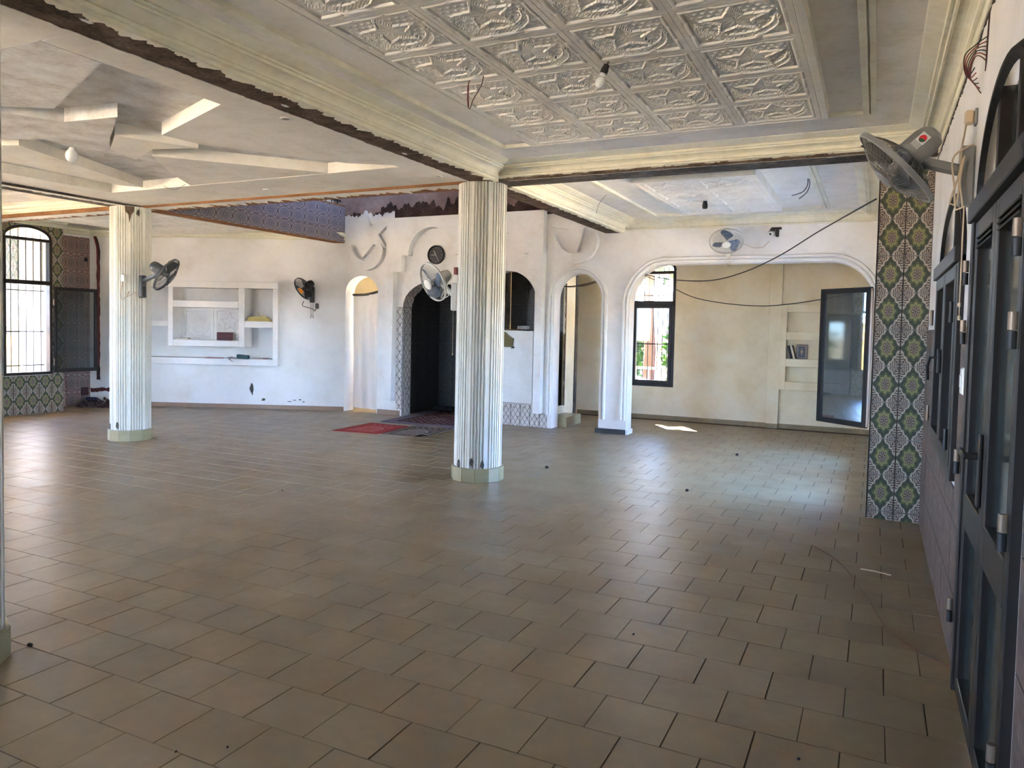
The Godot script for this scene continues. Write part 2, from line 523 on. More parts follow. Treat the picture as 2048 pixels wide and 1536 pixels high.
	tex_mat("soil", blend(28, 0.02, [[0.0, c3(0.54, 0.48, 0.39)], [0.5, c3(0.66, 0.61, 0.52)], [1.0, c3(0.76, 0.72, 0.64)]], 512, 0.4, 5), 0.95, 0.2, 0.12)
	tex_mat("ochre_render", blend(29, 0.02, [[0.0, c3(0.62, 0.46, 0.26)], [1.0, c3(0.74, 0.60, 0.38)]], 256, 0.4, 5), 0.95, 0.2, 0.4)
	tex_mat("bark", blend(30, 0.03, [[0.0, c3(0.20, 0.15, 0.12)], [1.0, c3(0.42, 0.35, 0.30)]], 128, 0.5, 4), 0.95, 0.2, 1.5)

# ---------------------------------------------------------------- building blocks of the shell
func tile_mesh(w: float, h: float, uv: Rect2, thick := 0.008, bev := 0.002) -> ArrayMesh:
	var key := "%.3f %.3f %.2f %.2f %.2f %.2f %.4f" % [w, h, uv.position.x, uv.position.y, uv.size.x, uv.size.y, thick]
	if meshes.has(key):
		return meshes[key]
	var g := G.new()
	var i := [Vector3(bev, bev, thick), Vector3(w - bev, bev, thick), Vector3(w - bev, h - bev, thick), Vector3(bev, h - bev, thick)]
	var o := [Vector3(0.0008, 0.0008, 0), Vector3(w - 0.0008, 0.0008, 0), Vector3(w - 0.0008, h - 0.0008, 0), Vector3(0.0008, h - 0.0008, 0)]
	var flip := Rect2(uv.position.x, 1.0 - uv.position.y, uv.size.x, -uv.size.y)
	g.quad(i[0], i[1], i[2], i[3], Vector3.BACK, flip)
	for k in 4:
		var e := (k + 1) % 4
		var mid: Vector3 = (o[k] + o[e]) * 0.5 - Vector3(w / 2, h / 2, 0)
		g.quad(o[k], o[e], i[e], i[k], mid, Rect2(flip.position, Vector2.ZERO))
	meshes[key] = g.mesh()
	return meshes[key]
func cut(r: Rect2, h: Rect2) -> Array:
	if not r.intersects(h):
		return [r]
	var out := []
	var k := r.intersection(h)
	if k.size.x < 0.002 or k.size.y < 0.002:
		return [r]
	if k.position.x > r.position.x:
		out.append(Rect2(r.position, Vector2(k.position.x - r.position.x, r.size.y)))
	if k.end.x < r.end.x:
		out.append(Rect2(Vector2(k.end.x, r.position.y), Vector2(r.end.x - k.end.x, r.size.y)))
	if k.position.y > r.position.y:
		out.append(Rect2(Vector2(k.position.x, r.position.y), Vector2(k.size.x, k.position.y - r.position.y)))
	if k.end.y < r.end.y:
		out.append(Rect2(Vector2(k.position.x, k.end.y), Vector2(k.size.x, r.end.y - k.end.y)))
	return out
# tiles, one node each, on the x-y plane of a frame; start is where the grid begins
func poly_tile(parent: Node, called: String, xf: Transform3D, poly: PackedVector2Array, cell: Rect2, m: Material) -> void:
	var g := G.new()
	var ix := Geometry2D.triangulate_polygon(poly)
	for k in range(0, ix.size(), 3):
		var p := []
		var u := []
		for e in 3:
			var q := poly[ix[k + e]]
			p.append(Vector3(q.x, q.y, 0.008))
			u.append(Vector2((q.x - cell.position.x) / cell.size.x, 1.0 - (q.y - cell.position.y) / cell.size.y))
		g.stri(p[0], p[1], p[2], Vector3.BACK, Vector3.BACK, Vector3.BACK, u[0], u[1], u[2])
	for k in poly.size():
		var a := poly[k]
		var b := poly[(k + 1) % poly.size()]
		g.quad(Vector3(a.x, a.y, 0), Vector3(b.x, b.y, 0), Vector3(b.x, b.y, 0.008), Vector3(a.x, a.y, 0.008), Vector3((b - a).y, -(b - a).x, 0), Rect2(0, 0, 0, 0))
	part(called, g, m, parent).transform = xf
func clad(parent: Node, called: String, xf: Transform3D, area: Rect2, tw: float, th: float, ms: Array, start := Vector2.ZERO, holes := [], bond := false, thick := 0.008, gap := PackedVector2Array()) -> void:
	var j := floori((area.position.y - start.y) / th)
	while start.y + j * th < area.end.y - 0.001:
		var sx := start.x + (tw * 0.5 if bond and j % 2 else 0.0)
		var i := floori((area.position.x - sx) / tw)
		while sx + i * tw < area.end.x - 0.001:
			var cell := Rect2(sx + i * tw, start.y + j * th, tw, th)
			var bits := [cell.intersection(area)]
			for h in holes:
				var more := []
				for b in bits:
					more.append_array(cut(b, h))
				bits = more
			for b: Rect2 in bits:
				if b.size.x < 0.012 or b.size.y < 0.012:
					continue
				if gap.size():
					var bp := PackedVector2Array([b.position, Vector2(b.end.x, b.position.y), b.end, Vector2(b.position.x, b.end.y)])
					if Geometry2D.intersect_polygons(bp, gap).size():
						for q in Geometry2D.clip_polygons(bp, gap):
							if q.size() > 2:
								poly_tile(parent, called, xf, q, cell, ms[0])
						continue
				var uv := Rect2((b.position - cell.position) / cell.size, b.size / cell.size)
				var o := part(called, tile_mesh(b.size.x, b.size.y, uv, thick), ms[rng.randi() % ms.size()], parent)
				o.transform = xf * Transform3D(Basis(), Vector3(b.position.x, b.position.y, rng.randf() * 0.0012))
			i += 1
		j += 1
# the upper edge of an opening from left to right: quarter ellipses of width r at both ends
func arch_pts(s0: float, s1: float, ys: float, top: float, r: float, seg := 14) -> Array:
	var out := []
	r = minf(r, (s1 - s0) / 2)
	for k in seg + 1:
		var a := PI / 2 * k / seg
		out.append(Vector2(s0 + r - r * cos(a), ys + (top - ys) * sin(a)))
	for k in seg + 1:
		var a := PI / 2 * (1.0 - float(k) / seg)
		out.append(Vector2(s1 - r + r * cos(a), ys + (top - ys) * sin(a)))
	return out
# openings: [s0, s1, sill, spring, top, corner radius], sorted along s
func wall_shape(length: float, h: float, depth: float, xf: Transform3D, openings: Array) -> G:
	var g := G.new()
	var at := 0.0
	for o in openings:
		if o[0] > at + 0.001:
			g.prism(PackedVector2Array([Vector2(at, 0), Vector2(o[0], 0), Vector2(o[0], h), Vector2(at, h)]), xf, depth)
		if o[2] > 0.0:
			g.prism(PackedVector2Array([Vector2(o[0], 0), Vector2(o[1], 0), Vector2(o[1], o[2]), Vector2(o[0], o[2])]), xf, depth)
		var p := PackedVector2Array([Vector2(o[1], h), Vector2(o[0], h)])
		if o[4] > o[3]:
			var last := Vector2(-99, -99)
			for q: Vector2 in arch_pts(o[0], o[1], o[3], o[4], o[5]):
				if q.distance_to(last) > 0.002:
					p.append(q)
					last = q
		else:
			p.append_array([Vector2(o[0], o[3]), Vector2(o[1], o[3])])
		g.prism(p, xf, depth)
		at = o[1]
	if at < length - 0.001:
		g.prism(PackedVector2Array([Vector2(at, 0), Vector2(length, 0), Vector2(length, h), Vector2(at, h)]), xf, depth)
	return g
# a raised band that follows an opening at a distance: path of points, left side outwards
func band_shape(path: Array, gap: float, width: float, xf: Transform3D, proud: float) -> G:
	var g := G.new()
	var a := []
	var b := []
	for k in path.size():
		var d: Vector2 = (path[mini(k + 1, path.size() - 1)] - path[maxi(k - 1, 0)]).normalized()
		var o := Vector2(-d.y, d.x)
		a.append(path[k] + o * gap)
		b.append(path[k] + o * (gap + width))
	for k in path.size() - 1:
		var z := Vector3(0, 0, proud)
		var p0 := Vector3(a[k].x, a[k].y, 0); var p1 := Vector3(a[k + 1].x, a[k + 1].y, 0)
		var q0 := Vector3(b[k].x, b[k].y, 0); var q1 := Vector3(b[k + 1].x, b[k + 1].y, 0)
		var c := 0.3
		var i0 := p0.lerp(q0, c) + z; var i1 := p1.lerp(q1, c) + z
		var j0 := p0.lerp(q0, 1.0 - c) + z; var j1 := p1.lerp(q1, 1.0 - c) + z
		g.quad(xf * i0, xf * i1, xf * j1, xf * j0, xf.basis.z * signf(proud))
		g.quad(xf * p0, xf * p1, xf * i1, xf * i0, xf.basis * (p0 - q0))
		g.quad(xf * q0, xf * q1, xf * j1, xf * j0, xf.basis * (q0 - p0))
	return g
# a thin coat of plaster or a bare patch with a ragged upper edge
func ragged(xf: Transform3D, length: float, h: float, amp: float, thick: float, seed_: int, step := 0.03, lower := 0.0, rate := 7.0) -> G:
	var f := FastNoiseLite.new()
	f.seed = seed_; f.frequency = 1.0; f.fractal_octaves = 4; f.fractal_gain = 0.6
	var g := G.new()
	var n := int(length / step)
	for k in n:
		var s0 := length * k / n
		var s1 := length * (k + 1) / n
		var y0 := maxf(0.004, h + amp * 2.0 * f.get_noise_1d(s0 * rate) * (0.6 + 0.8 * absf(f.get_noise_1d(s0 * 0.9 + 30.0))))
		var y1 := maxf(0.004, h + amp * 2.0 * f.get_noise_1d(s1 * rate) * (0.6 + 0.8 * absf(f.get_noise_1d(s1 * 0.9 + 30.0))))
		var b0 := 0.0 if lower == 0.0 else minf(y0 - 0.002, lower * 2.0 * f.get_noise_1d(s0 * 2.0 + 50.0))
		var b1 := 0.0 if lower == 0.0 else minf(y1 - 0.002, lower * 2.0 * f.get_noise_1d(s1 * 2.0 + 50.0))
		g.quad(xf * Vector3(s0, b0, thick), xf * Vector3(s1, b1, thick), xf * Vector3(s1, y1, thick), xf * Vector3(s0, y0, thick), xf.basis.z)
		g.quad(xf * Vector3(s0, y0, thick), xf * Vector3(s1, y1, thick), xf * Vector3(s1, y1, 0), xf * Vector3(s0, y0, 0), xf.basis.y)
		if lower > 0.0:
			g.quad(xf * Vector3(s0, b0, thick), xf * Vector3(s1, b1, thick), xf * Vector3(s1, b1, 0), xf * Vector3(s0, b0, 0), -xf.basis.y)
	return g
func skirting(parent: Node, from: Vector3, to: Vector3, n: Vector3, m: String, h := 0.075, piece := 0.29) -> void:
	var d := (to - from)
	var x := d.normalized()
	if x.cross(Vector3.UP).dot(n) < 0.0:
		var t := from; from = to; to = t
		x = -x
	clad(parent, "tile", frame(from, x, Vector3.UP), Rect2(0, 0, d.length(), h), piece, h, [mats[m]], Vector2.ZERO, [], false, 0.014)

# ---------------------------------------------------------------- floor
func build_floor(cam: Camera3D) -> void:
	var fl := setting("floor", "beige square ceramic tiles laid in staggered rows across the hall", "floor")
	var bed := G.new()
	bed.box(Vector3(-12.6, GROUND, ZB - 0.3), Vector3(0.62, -0.0025, 3.3))
	part("screed", bed, mats.grout, fl, "dark grout bed under the floor tiles")
	var px := 0.291
	var pz := 0.2805
	var all := []
	var inv := cam.transform.affine_inverse()
	var j := -12
	while -4.06 - j * pz > ZB - 0.01:
		j += 1
	var j0 := -25
	for r in range(j0, j + 1):
		var z := -4.06 - r * pz
		if z > 3.1 or z < ZB:
			continue
		var x := 0.62 - fmod(0.62 + 0.205, px) + (px * 0.5 if posmod(r, 2) == 0 else 0.0)
		while x > -12.5:
			var c := inv * Vector3(x - px / 2, 0, z + pz / 2)
			var vis := 0.0
			if c.z < -0.8 and absf(c.x / -c.z - 0.017) < 0.68 and c.y / -c.z > -0.55:
				vis = 1.0 / pow(-c.z, 3.0)
			all.append([vis, x, z])
			x -= px
	all.sort_custom(func(a, b): return a[0] > b[0])
	var g := G.new()
	var tm := tile_mesh(px - 0.0028, pz - 0.0028, Rect2(0, 0, 1, 1), 0.008, 0.002)
	var tight := tile_mesh(px - 0.0012, pz - 0.0012, Rect2(0, 0, 1, 1), 0.008, 0.0014)
	for k in all.size():
		var tilt := Basis.from_euler(Vector3(rng.randf_range(-1, 1), rng.randf_range(-0.5, 0.5), rng.randf_range(-1, 1)) * 0.0022)
		var xf := Transform3D(tilt * Basis(Vector3.RIGHT, Vector3.FORWARD, Vector3.UP), Vector3(all[k][1] - px + 0.002, -0.008 + rng.randf() * 0.0008, all[k][2] + pz - 0.002))
		if k < 300:
			var o := part("tile", tm if rng.randf() > 0.4 else tight, mats["floor_tile_%d" % (rng.randi() % 4)], fl)
			o.transform = xf
		else:
			var w := px - 0.0028
			var h := pz - 0.0028
			var b := 0.002
			var i := [Vector3(b, b, 0.008), Vector3(w - b, b, 0.008), Vector3(w - b, h - b, 0.008), Vector3(b, h - b, 0.008)]
			var e := [Vector3(0, 0, 0), Vector3(w, 0, 0), Vector3(w, h, 0), Vector3(0, h, 0)]
			g.quad(xf * i[0], xf * i[1], xf * i[2], xf * i[3], Vector3.UP)
			for q in 4:
				g.quad(xf * e[q], xf * e[(q + 1) % 4], xf * i[(q + 1) % 4], xf * i[q], xf.basis * ((e[q] + e[(q + 1) % 4]) * 0.5 - Vector3(w / 2, h / 2, 0)))
	stuff(part("tile_field", g, mats.floor_tile_0, fl, "the farther beige floor tiles"))

# ---------------------------------------------------------------- walls
func build_walls() -> void:
	var white: Material = mats.white_plaster
	# right wall, near part
	var w := setting("wall_right", "white plastered right wall with brown grained tile dado, near the camera")
	var xr := frame(Vector3(XR, 0, 3.0), Vector3.FORWARD, Vector3.UP)
	part("plaster", wall_shape(3.0 - ZS, 3.2, 0.22, xr, [[5.43, 6.75, 0.0, 2.035, 2.45, 0.66], [7.24, 8.71, 0.80, 1.88, 2.29, 0.735]]), white, w)
	var dado := frame(Vector3(XR, 0, ZS), Vector3.BACK, Vector3.UP)   # x runs towards the camera, z into the room
	var woods := [mats.wood_tile_0, mats.wood_tile_1, mats.wood_tile_2]
	clad(w, "dado_tile", dado, Rect2(0, 0, 9.8, 1.55), 0.42, 0.31, woods, Vector2(0.1, 0), [Rect2(-6.75 - ZS + 3.0 - 0.06, -1, 1.44, 4), Rect2(-5.71 - ZS - 0.04, 0.77, 1.55, 2)])
	var cr := G.new()
	for k in 60:     # ragged crack where the cornice meets the wall
		var z := -6.6 + k * 0.09
		cr.obox(frame(Vector3(XR - 0.002, 2.842 + rng.randf_range(-0.006, 0.006), z), Vector3(0, rng.randf_range(-0.3, 0.3), 1), Vector3.UP), Vector3(0.10, rng.randf_range(0.004, 0.018), 0.006))
	part("crack", cr, mats.bare_grey_concrete, w, "dark ragged crack under the cornice")
	# right wall, far part, and the pier at the step
	w = setting("wall_right_far", "white plastered right wall beyond the green tiled pier")
	part("plaster", wall_shape(ZS - ZB + 0.3, 3.2, 0.25, frame(Vector3(XF, 0, ZS), Vector3.FORWARD, Vector3.UP), [[0.36, 1.62, 0.52, 2.0, 2.0, 0], [2.20, 3.10, 0.52, 2.0, 2.0, 0]]), white, w)
	var g := G.new()
	g.box(Vector3(XF, 0, ZS - 0.25), Vector3(XR + 0.22, 3.2, ZS - 0.0005))
	part("pier", g, white, w)
	var pier := setting("wall_pier", "tall pier clad in green medallion tiles beside the glazed window")
	clad(pier, "tile", frame(Vector3(-0.012, 0, ZS), Vector3.RIGHT, Vector3.UP), Rect2(0, 0, 0.384, 2.845), 0.192, 0.2955, [mats.green_tile], Vector2(0, 0.07 - 0.2955))
	var gl := G.new()
	gl.box(Vector3(-0.02, 0, ZS - 0.2), Vector3(-0.012, 2.845, ZS + 0.007))
	part("edge_strip", gl, mats.frame_dark, pier)
	# left wall
	w = setting("wall_left", "left wall with tall barred windows and green medallion tiles")
	var xl := frame(Vector3(XL, 0, -7.81), Vector3.BACK, Vector3.UP)
	var wins := [[0.18, 0.94, 0.607, 2.72, 2.92, 0.38]]
	for k in 5:
		wins.append([2.55 + 1.42 * k, 3.31 + 1.42 * k, 0.607, 2.72, 2.92, 0.38])
	part("plaster", wall_shape(10.81, 3.2, 0.25, xl, wins), white, w)
	var lt := frame(Vector3(XL, 0, -3.81), Vector3.FORWARD, Vector3.UP)
	clad(w, "tile", lt, Rect2(2.4, 0, 1.6, 2.97), 0.2, 0.2955, [mats.green_tile], Vector2(0.0, 0.06 - 0.2955), [Rect2(3.06, 0.60, 0.76, 2.12)], false, 0.008, PackedVector2Array(arch_pts(3.06, 3.82, 2.72, 2.93, 0.38)))
	clad(w, "ring_tile", lt, Rect2(0.0, 0, 2.4, 2.97), 0.2, 0.2955, [mats.brown_ring_tile], Vector2(0.0, 0.06 - 0.2955), [Rect2(0.69, 0.60, 0.76, 2.32)])
	# the return and the recessed corner with brown ring tiles
	w = setting("wall_left_corner", "recessed corner of brown ring tiles with broken edges and a blue stain")
	g = G.new()
	g.box(Vector3(XC - 0.25, 0, -7.81), Vector3(XL - 0.25, 3.2, -7.60))
	g.box(Vector3(XC - 0.25, 0, -9.2), Vector3(XC, 3.2, -7.8))
	part("plaster", g, white, w)
	clad(w, "ring_tile", frame(Vector3(XC, 0, -7.81), Vector3.FORWARD, Vector3.UP), Rect2(0, 0, 0.85, 2.9), 0.2, 0.2955, [mats.brown_ring_tile], Vector2(0.0, -0.06))
	var hole := G.new()
	hole.obox(Transform3D(Basis(), Vector3(XC + 0.008, 2.52, -8.58)), Vector3(0.02, 0.06, 0.06), 0.012)
	part("hole", hole, mats.black_plastic, w)
	# shelf wall
	w = setting("wall_shelf", "slanting white wall that carries the built-in plaster shelves")
	var xs := frame(Vector3(-8.18, 0, ZM), Vector3(-0.913, 0, 0.408), Vector3.UP)
	part("plaster", wall_shape(4.55, 3.2, 0.2, xs, [[1.2, 3.67, 0.8, 2.1, 2.1, 0]]), white, w)
	var sx := Vector3(-0.913, 0, 0.408)
	var sn := Vector3(0.408, 0, 0.913)
	skirting(w, Vector3(-8.18, 0, ZM) + sx * 0.0, Vector3(-8.18, 0, ZM) + sx * 4.0, sn, "skirting_tile")
	var spots := [[1.616, 0.35, 0.035, 0.1], [1.60, 0.27, 0.012, 0.06], [1.404, 0.165, 0.05, 0.022], [1.43, 0.145, 0.03, 0.008], [0.95, 0.14, 0.05, 0.008], [0.86, 0.165, 0.04, 0.008], [0.763, 0.175, 0.03, 0.016], [0.70, 0.14, 0.03, 0.012]]
	for s in spots:     # flaked patches
		var poly := PackedVector2Array()
		for k in 9:
			var a := TAU * k / 9
			poly.append(Vector2(s[0] + cos(a) * s[2] * rng.randf_range(0.5, 1.1), s[1] + sin(a) * s[3] * rng.randf_range(0.5, 1.1)))
		g = G.new()
		g.prism(poly, xs, -0.003)
		part("flaked_patch", g, mats.bare_grey_concrete, w)
	# mihrab and arcade wall
	w = setting("wall_mihrab", "white mihrab and arcade wall with arched openings and raised mouldings")
	var xm := frame(Vector3(-8.2, 0, ZM), Vector3.RIGHT, Vector3.UP)
	var o := [[0.03, 0.707, 0.0, 2.03, 2.32, 0.34], [1.21, 2.41, 0.0, 1.80, 2.22, 0.6], [2.614, 3.614, 0.34, 1.86, 2.37, 0.5], [3.894, 4.629, 0.0, 1.95, 2.32, 0.368], [5.046, 8.17, 0.0, 1.86, 2.425, 0.52]]
	part("plaster", wall_shape(8.2, 3.2, -0.25, xm, o), white, w)
	skirting(w, Vector3(-7.47, 0, ZM), Vector3(-7.02, 0, ZM), Vector3.BACK, "skirting_tile", 0.085, 0.2)
	clad(w, "lattice_tile", frame(Vector3(-5.62, 0, ZM), Vector3.RIGHT, Vector3.UP), Rect2(0, 0, 1.24, 0.335), 0.16, 0.36, [mats.lattice_tile], Vector2.ZERO, [Rect2(1.05, 0.22, 0.5, 1)])
	# the stepped frame that stands proud of the wall
	var fr := PackedVector2Array([Vector2(-7.25, 0.25), Vector2(-7.25, 3.245), Vector2(-4.45, 3.245), Vector2(-4.45, 0.22), Vector2(-4.566, 0.22), Vector2(-4.566, 2.372), Vector2(-4.685, 2.372), Vector2(-4.685, 2.61)])
	for k in 15:
		var a := PI * k / 14
		fr.append(Vector2(-5.086 + cos(a) * 0.3, 2.61 + sin(a) * 0.325))
	fr.append_array([Vector2(-5.487, 2.61), Vector2(-5.487, 2.372), Vector2(-5.606, 2.372), Vector2(-5.606, 0.25), Vector2(-5.68, 0.25), Vector2(-5.68, 2.37), Vector2(-5.83, 2.37), Vector2(-5.83, 2.63)])
	for k in 17:
		var a := PI * k / 16
		fr.append(Vector2(-6.39 + cos(a) * 0.43, 2.63 + sin(a) * 0.44))
	fr.append_array([Vector2(-6.945, 2.63), Vector2(-6.945, 2.37), Vector2(-7.10, 2.37), Vector2(-7.12, 0.25)])
	g = G.new()
	g.prism(fr, Transform3D(Basis(), Vector3(0, 0, ZM)), 0.13)
	part("stepped_frame", g, white, w, "raised white frame with stepped arches round both niches")
	# stars and crescents in relief
	for rel in [[[Vector2(-7.73, 3.41), Vector2(-7.62, 3.14), Vector2(-7.25, 3.16), Vector2(-7.45, 3.0), Vector2(-7.28, 2.76), Vector2(-7.55, 2.84), Vector2(-7.77, 2.62), Vector2(-7.85, 2.93), Vector2(-8.16, 3.06), Vector2(-7.87, 3.13)], Vector2(-7.69, 2.755), 0.345, Vector2(-7.69, 2.875), 0.31],
			[[Vector2(-4.42, 3.0), Vector2(-4.07, 2.95), Vector2(-3.94, 2.62), Vector2(-3.85, 2.96), Vector2(-3.56, 3.03), Vector2(-3.76, 3.12), Vector2(-3.74, 3.19), Vector2(-3.95, 3.15), Vector2(-4.15, 3.19), Vector2(-4.11, 3.08)], Vector2(-3.965, 2.79), 0.345, Vector2(-3.965, 2.92), 0.325]]:
		g = G.new()
		g.prism(PackedVector2Array(rel[0]), Transform3D(Basis(), Vector3(0, 0, ZM)), 0.075)
		part("star_relief", g, white, w)
		var cp := PackedVector2Array()
		for k in 25:
			var a := PI + PI * k / 24
			cp.append(rel[1] + Vector2(cos(a), sin(a)) * rel[2])
		for k in 23:
			var a := TAU - PI * (k + 1) / 24
			var q: Vector2 = rel[3] + Vector2(cos(a), sin(a)) * rel[4]
			cp.append(q)
		g = G.new()
		g.prism(cp, Transform3D(Basis(), Vector3(0, 0, ZM)), 0.09)
		part("crescent_relief", g, white, w)
	# mouldings round the two arcade arches
	for k in [3, 4]:
		var q: Array = o[k]
		var path := [Vector2(q[0], 0.2)]
		path.append_array(arch_pts(q[0], q[1], q[3], q[4], q[5]))
		path.append(Vector2(q[1], 0.2))
		if k == 4:
			path = path.slice(0, -1)
		part("arch_moulding", band_shape(path, 0.012, 0.04, xm, 0.018), white, w)
		part("arch_moulding", band_shape(path, 0.052, 0.048, xm, 0.032), white, w)
	# black plinth of the pier between the arches
	for k in 2:
		g = G.new()
		g.box(Vector3(-3.61 + 0.225 * k, 0.0, ZM), Vector3(-3.388 + 0.225 * k, 0.07, ZM + 0.035), 0.003)
		part("plinth_tile", g, mats.black_tile, w, "black glazed plinth tile")
	g = G.new()
	g.box(Vector3(-3.154, 0, ZM - 0.24), Vector3(-3.125, 0.07, ZM + 0.03), 0.003)
	part("plinth_tile", g, mats.white_plaster, w)
	# upper wall over the mihrab
	w = setting("wall_upper", "bare pink and dark brown rendered wall high above the mihrab")
	g = G.new()
	g.box(Vector3(-8.45, 3.2, ZM - 0.25), Vector3(-3.3, 6.3, ZM))
	part("render_coat", g, mats.pink_render, w)
	part("dark_coat", ragged(frame(Vector3(-7.45, 3.2, ZM), Vector3.RIGHT, Vector3.UP), 4.2, 0.25, 0.13, 0.006, 3, 0.006, 0.0, 3.2), mats.dark_brown_render, w, "dark brown patch with a ragged edge")
	part("dark_coat", ragged(frame(Vector3(-8.2, 3.2, ZM), Vector3.RIGHT, Vector3.UP), 0.8, 0.16, 0.06, 0.004, 8, 0.01), mats.dark_brown_render, w)
	part("white_coat", ragged(frame(Vector3(-8.19, 3.19, ZM), Vector3.RIGHT, Vector3.UP), 1.02, 0.15, 0.06, 0.009, 5, 0.008), white, w, "white paint with a ragged edge")
	# aisle behind the arcade
	w = setting("wall_back", "cream back wall of the aisle seen through the wide arch")
	var xb := frame(Vector3(-12.5, 0, ZB), Vector3.RIGHT, Vector3.UP)
	part("plaster", wall_shape(13.1, 3.2, -0.25, xb, [[4.3, 5.1, 0.9, 2.6, 2.6, 0], [8.73, 9.49, 0.555, 2.5, 2.75, 0.38]]), mats.cream_plaster, w)
	g = G.new()
	g.box(Vector3(-1.515, 0, ZB), Vector3(-1.33, 3.0, ZB + 0.07), 0.004)
	part("pilaster", g, mats.cream_plaster, w)
	skirting(w, Vector3(-4.7, 0, ZB), Vector3(-1.515, 0, ZB), Vector3.BACK, "olive_skirting", 0.075, 0.6)
	skirting(w, Vector3(-1.515, 0, ZB + 0.07), Vector3(-1.33, 0, ZB + 0.07), Vector3.BACK, "olive_skirting", 0.075, 0.6)
	skirting(w, Vector3(-1.33, 0, ZB), Vector3(XF, 0, ZB), Vector3.BACK, "olive_skirting", 0.075, 0.6)
	w = setting("wall_aisle", "short cream wall with a ragged dark doorway behind the narrow arch")
	var al := frame(Vector3(-4.45, 0, ZM - 0.25), Vector3.FORWARD, Vector3.UP)
	part("plaster", wall_shape(1.06, 3.2, -0.04, al, [[0.05, 0.60, 0.27, 2.2, 2.2, 0]]), mats.cream_plaster, w)
	part("ragged_edge", ragged(frame(Vector3(-4.447, 0.27, -11.34), Vector3.UP, Vector3.BACK), 1.95, 0.03, 0.03, 0.006, 21, 0.01), mats.dark_brown_render, w)
	# rooms behind the two niches
	w = setting("wall_mihrab_niche", "dark tiled walls inside the prayer niche")
	var nb := -11.75
	var n0 := -7.05
	g = G.new()
	g.box(Vector3(n0 - 0.1, 0, nb - 0.1), Vector3(-5.72, 2.6, nb))
	g.box(Vector3(n0 - 0.1, 0, nb), Vector3(n0, 2.6, ZM - 0.25))
	g.box(Vector3(-5.74, 0, nb), Vector3(-5.64, 2.6, ZM - 0.25))
	g.box(Vector3(n0 - 0.1, 2.5, nb), Vector3(-5.64, 2.6, ZM - 0.25))
	part("masonry", g, mats.bare_grey_concrete, w)
	clad(w, "dark_tile", frame(Vector3(n0, 0, nb), Vector3.RIGHT, Vector3.UP), Rect2(0, 0, 1.31, 2.5), 0.3, 0.3, [mats.dark_tile])
	clad(w, "dark_tile", frame(Vector3(n0, 0, ZM - 0.25), Vector3.FORWARD, Vector3.UP), Rect2(0, 0, 1.02, 2.5), 0.3, 0.3, [mats.dark_tile])
	clad(w, "lattice_tile", frame(Vector3(-6.99, 0, ZM), Vector3.FORWARD, Vector3.UP), Rect2(0.0, 0, 0.25, 1.8), 0.22, 0.45, [mats.lattice_tile], Vector2(0.04, 0.0))
	clad(w, "lattice_tile", frame(Vector3(-7.10, 0, ZM), Vector3.RIGHT, Vector3.UP), Rect2(0.0, 0.1, 0.11, 1.7), 0.22, 0.45, [mats.lattice_tile], Vector2(-0.1, 0.0))
	var ap := arch_pts(-6.99, -5.79, 1.80, 2.22, 0.6)
	for k in range(0, ap.size() - 1, 4):
		var a: Vector2 = ap[k]
		var b: Vector2 = ap[mini(k + 4, ap.size() - 1)]
		if (b - a).length() < 0.02:
			continue
		g = G.new()
		g.quad(Vector3(a.x, a.y, ZM + 0.002), Vector3(b.x, b.y, ZM + 0.002), Vector3(b.x, b.y, ZM - 0.25), Vector3(a.x, a.y, ZM - 0.25), Vector3(0, -1, 0), Rect2(0, 0, 0.8, 0.7))
		var dn := Vector3((b - a).y, -(b - a).x, 0).normalized() * 0.006
		g.quad(Vector3(a.x, a.y, ZM + 0.002) + dn, Vector3(b.x, b.y, ZM + 0.002) + dn, Vector3(b.x, b.y, ZM - 0.25) + dn, Vector3(a.x, a.y, ZM - 0.25) + dn, dn, Rect2(0, 0, 0.8, 0.7))
		part("lattice_tile", g, mats.lattice_tile, w)
	w = setting("wall_pulpit_niche", "dark tiled walls inside the raised pulpit niche")
	g = G.new()
	g.box(Vector3(-5.62, 0, -11.9), Vector3(-4.45, 2.7, -11.75))
	g.box(Vector3(-5.62, 2.6, -11.8), Vector3(-4.45, 2.7, ZM - 0.25))
	g.box(Vector3(-5.55, 0, -11.75), Vector3(-4.6, 1.0, ZM - 0.25))
	part("masonry", g, mats.bare_grey_concrete, w)
	clad(w, "dark_tile", frame(Vector3(-5.62, 1.0, -11.75), Vector3.RIGHT, Vector3.UP), Rect2(0, 0, 1.17, 1.6), 0.3, 0.3, [mats.dark_tile])
	clad(w, "dark_tile", frame(Vector3(-5.62, 0, -11.75), Vector3.RIGHT, Vector3.UP), Rect2(0.95, 0, 0.22, 1.0), 0.3, 0.3, [mats.dark_tile])
	# room behind the curtain, outer walls, near end
	w = setting("wall_outer", "plain outer walls that close the building")
	g = G.new()
	g.box(Vector3(XC - 0.25, 0, ZB - 0.25), Vector3(XC, 3.2, -9.2))
	part("plaster", g, white, w)
	part("entrance_wall", wall_shape(12.6, 3.2, 0.25, Transform3D(Basis(Vector3.RIGHT, Vector3.UP, Vector3.BACK), Vector3(-12.0, 0, 3.0)), [[3.0, 4.3, 1.1, 2.4, 2.4, 0], [7.8, 9.1, 1.1, 2.4, 2.4, 0]]), white, w)
	g = G.new()
	g.box(Vector3(-12.6, 3.2, ZB - 0.25), Vector3(-12.35, 6.3, 3.25))
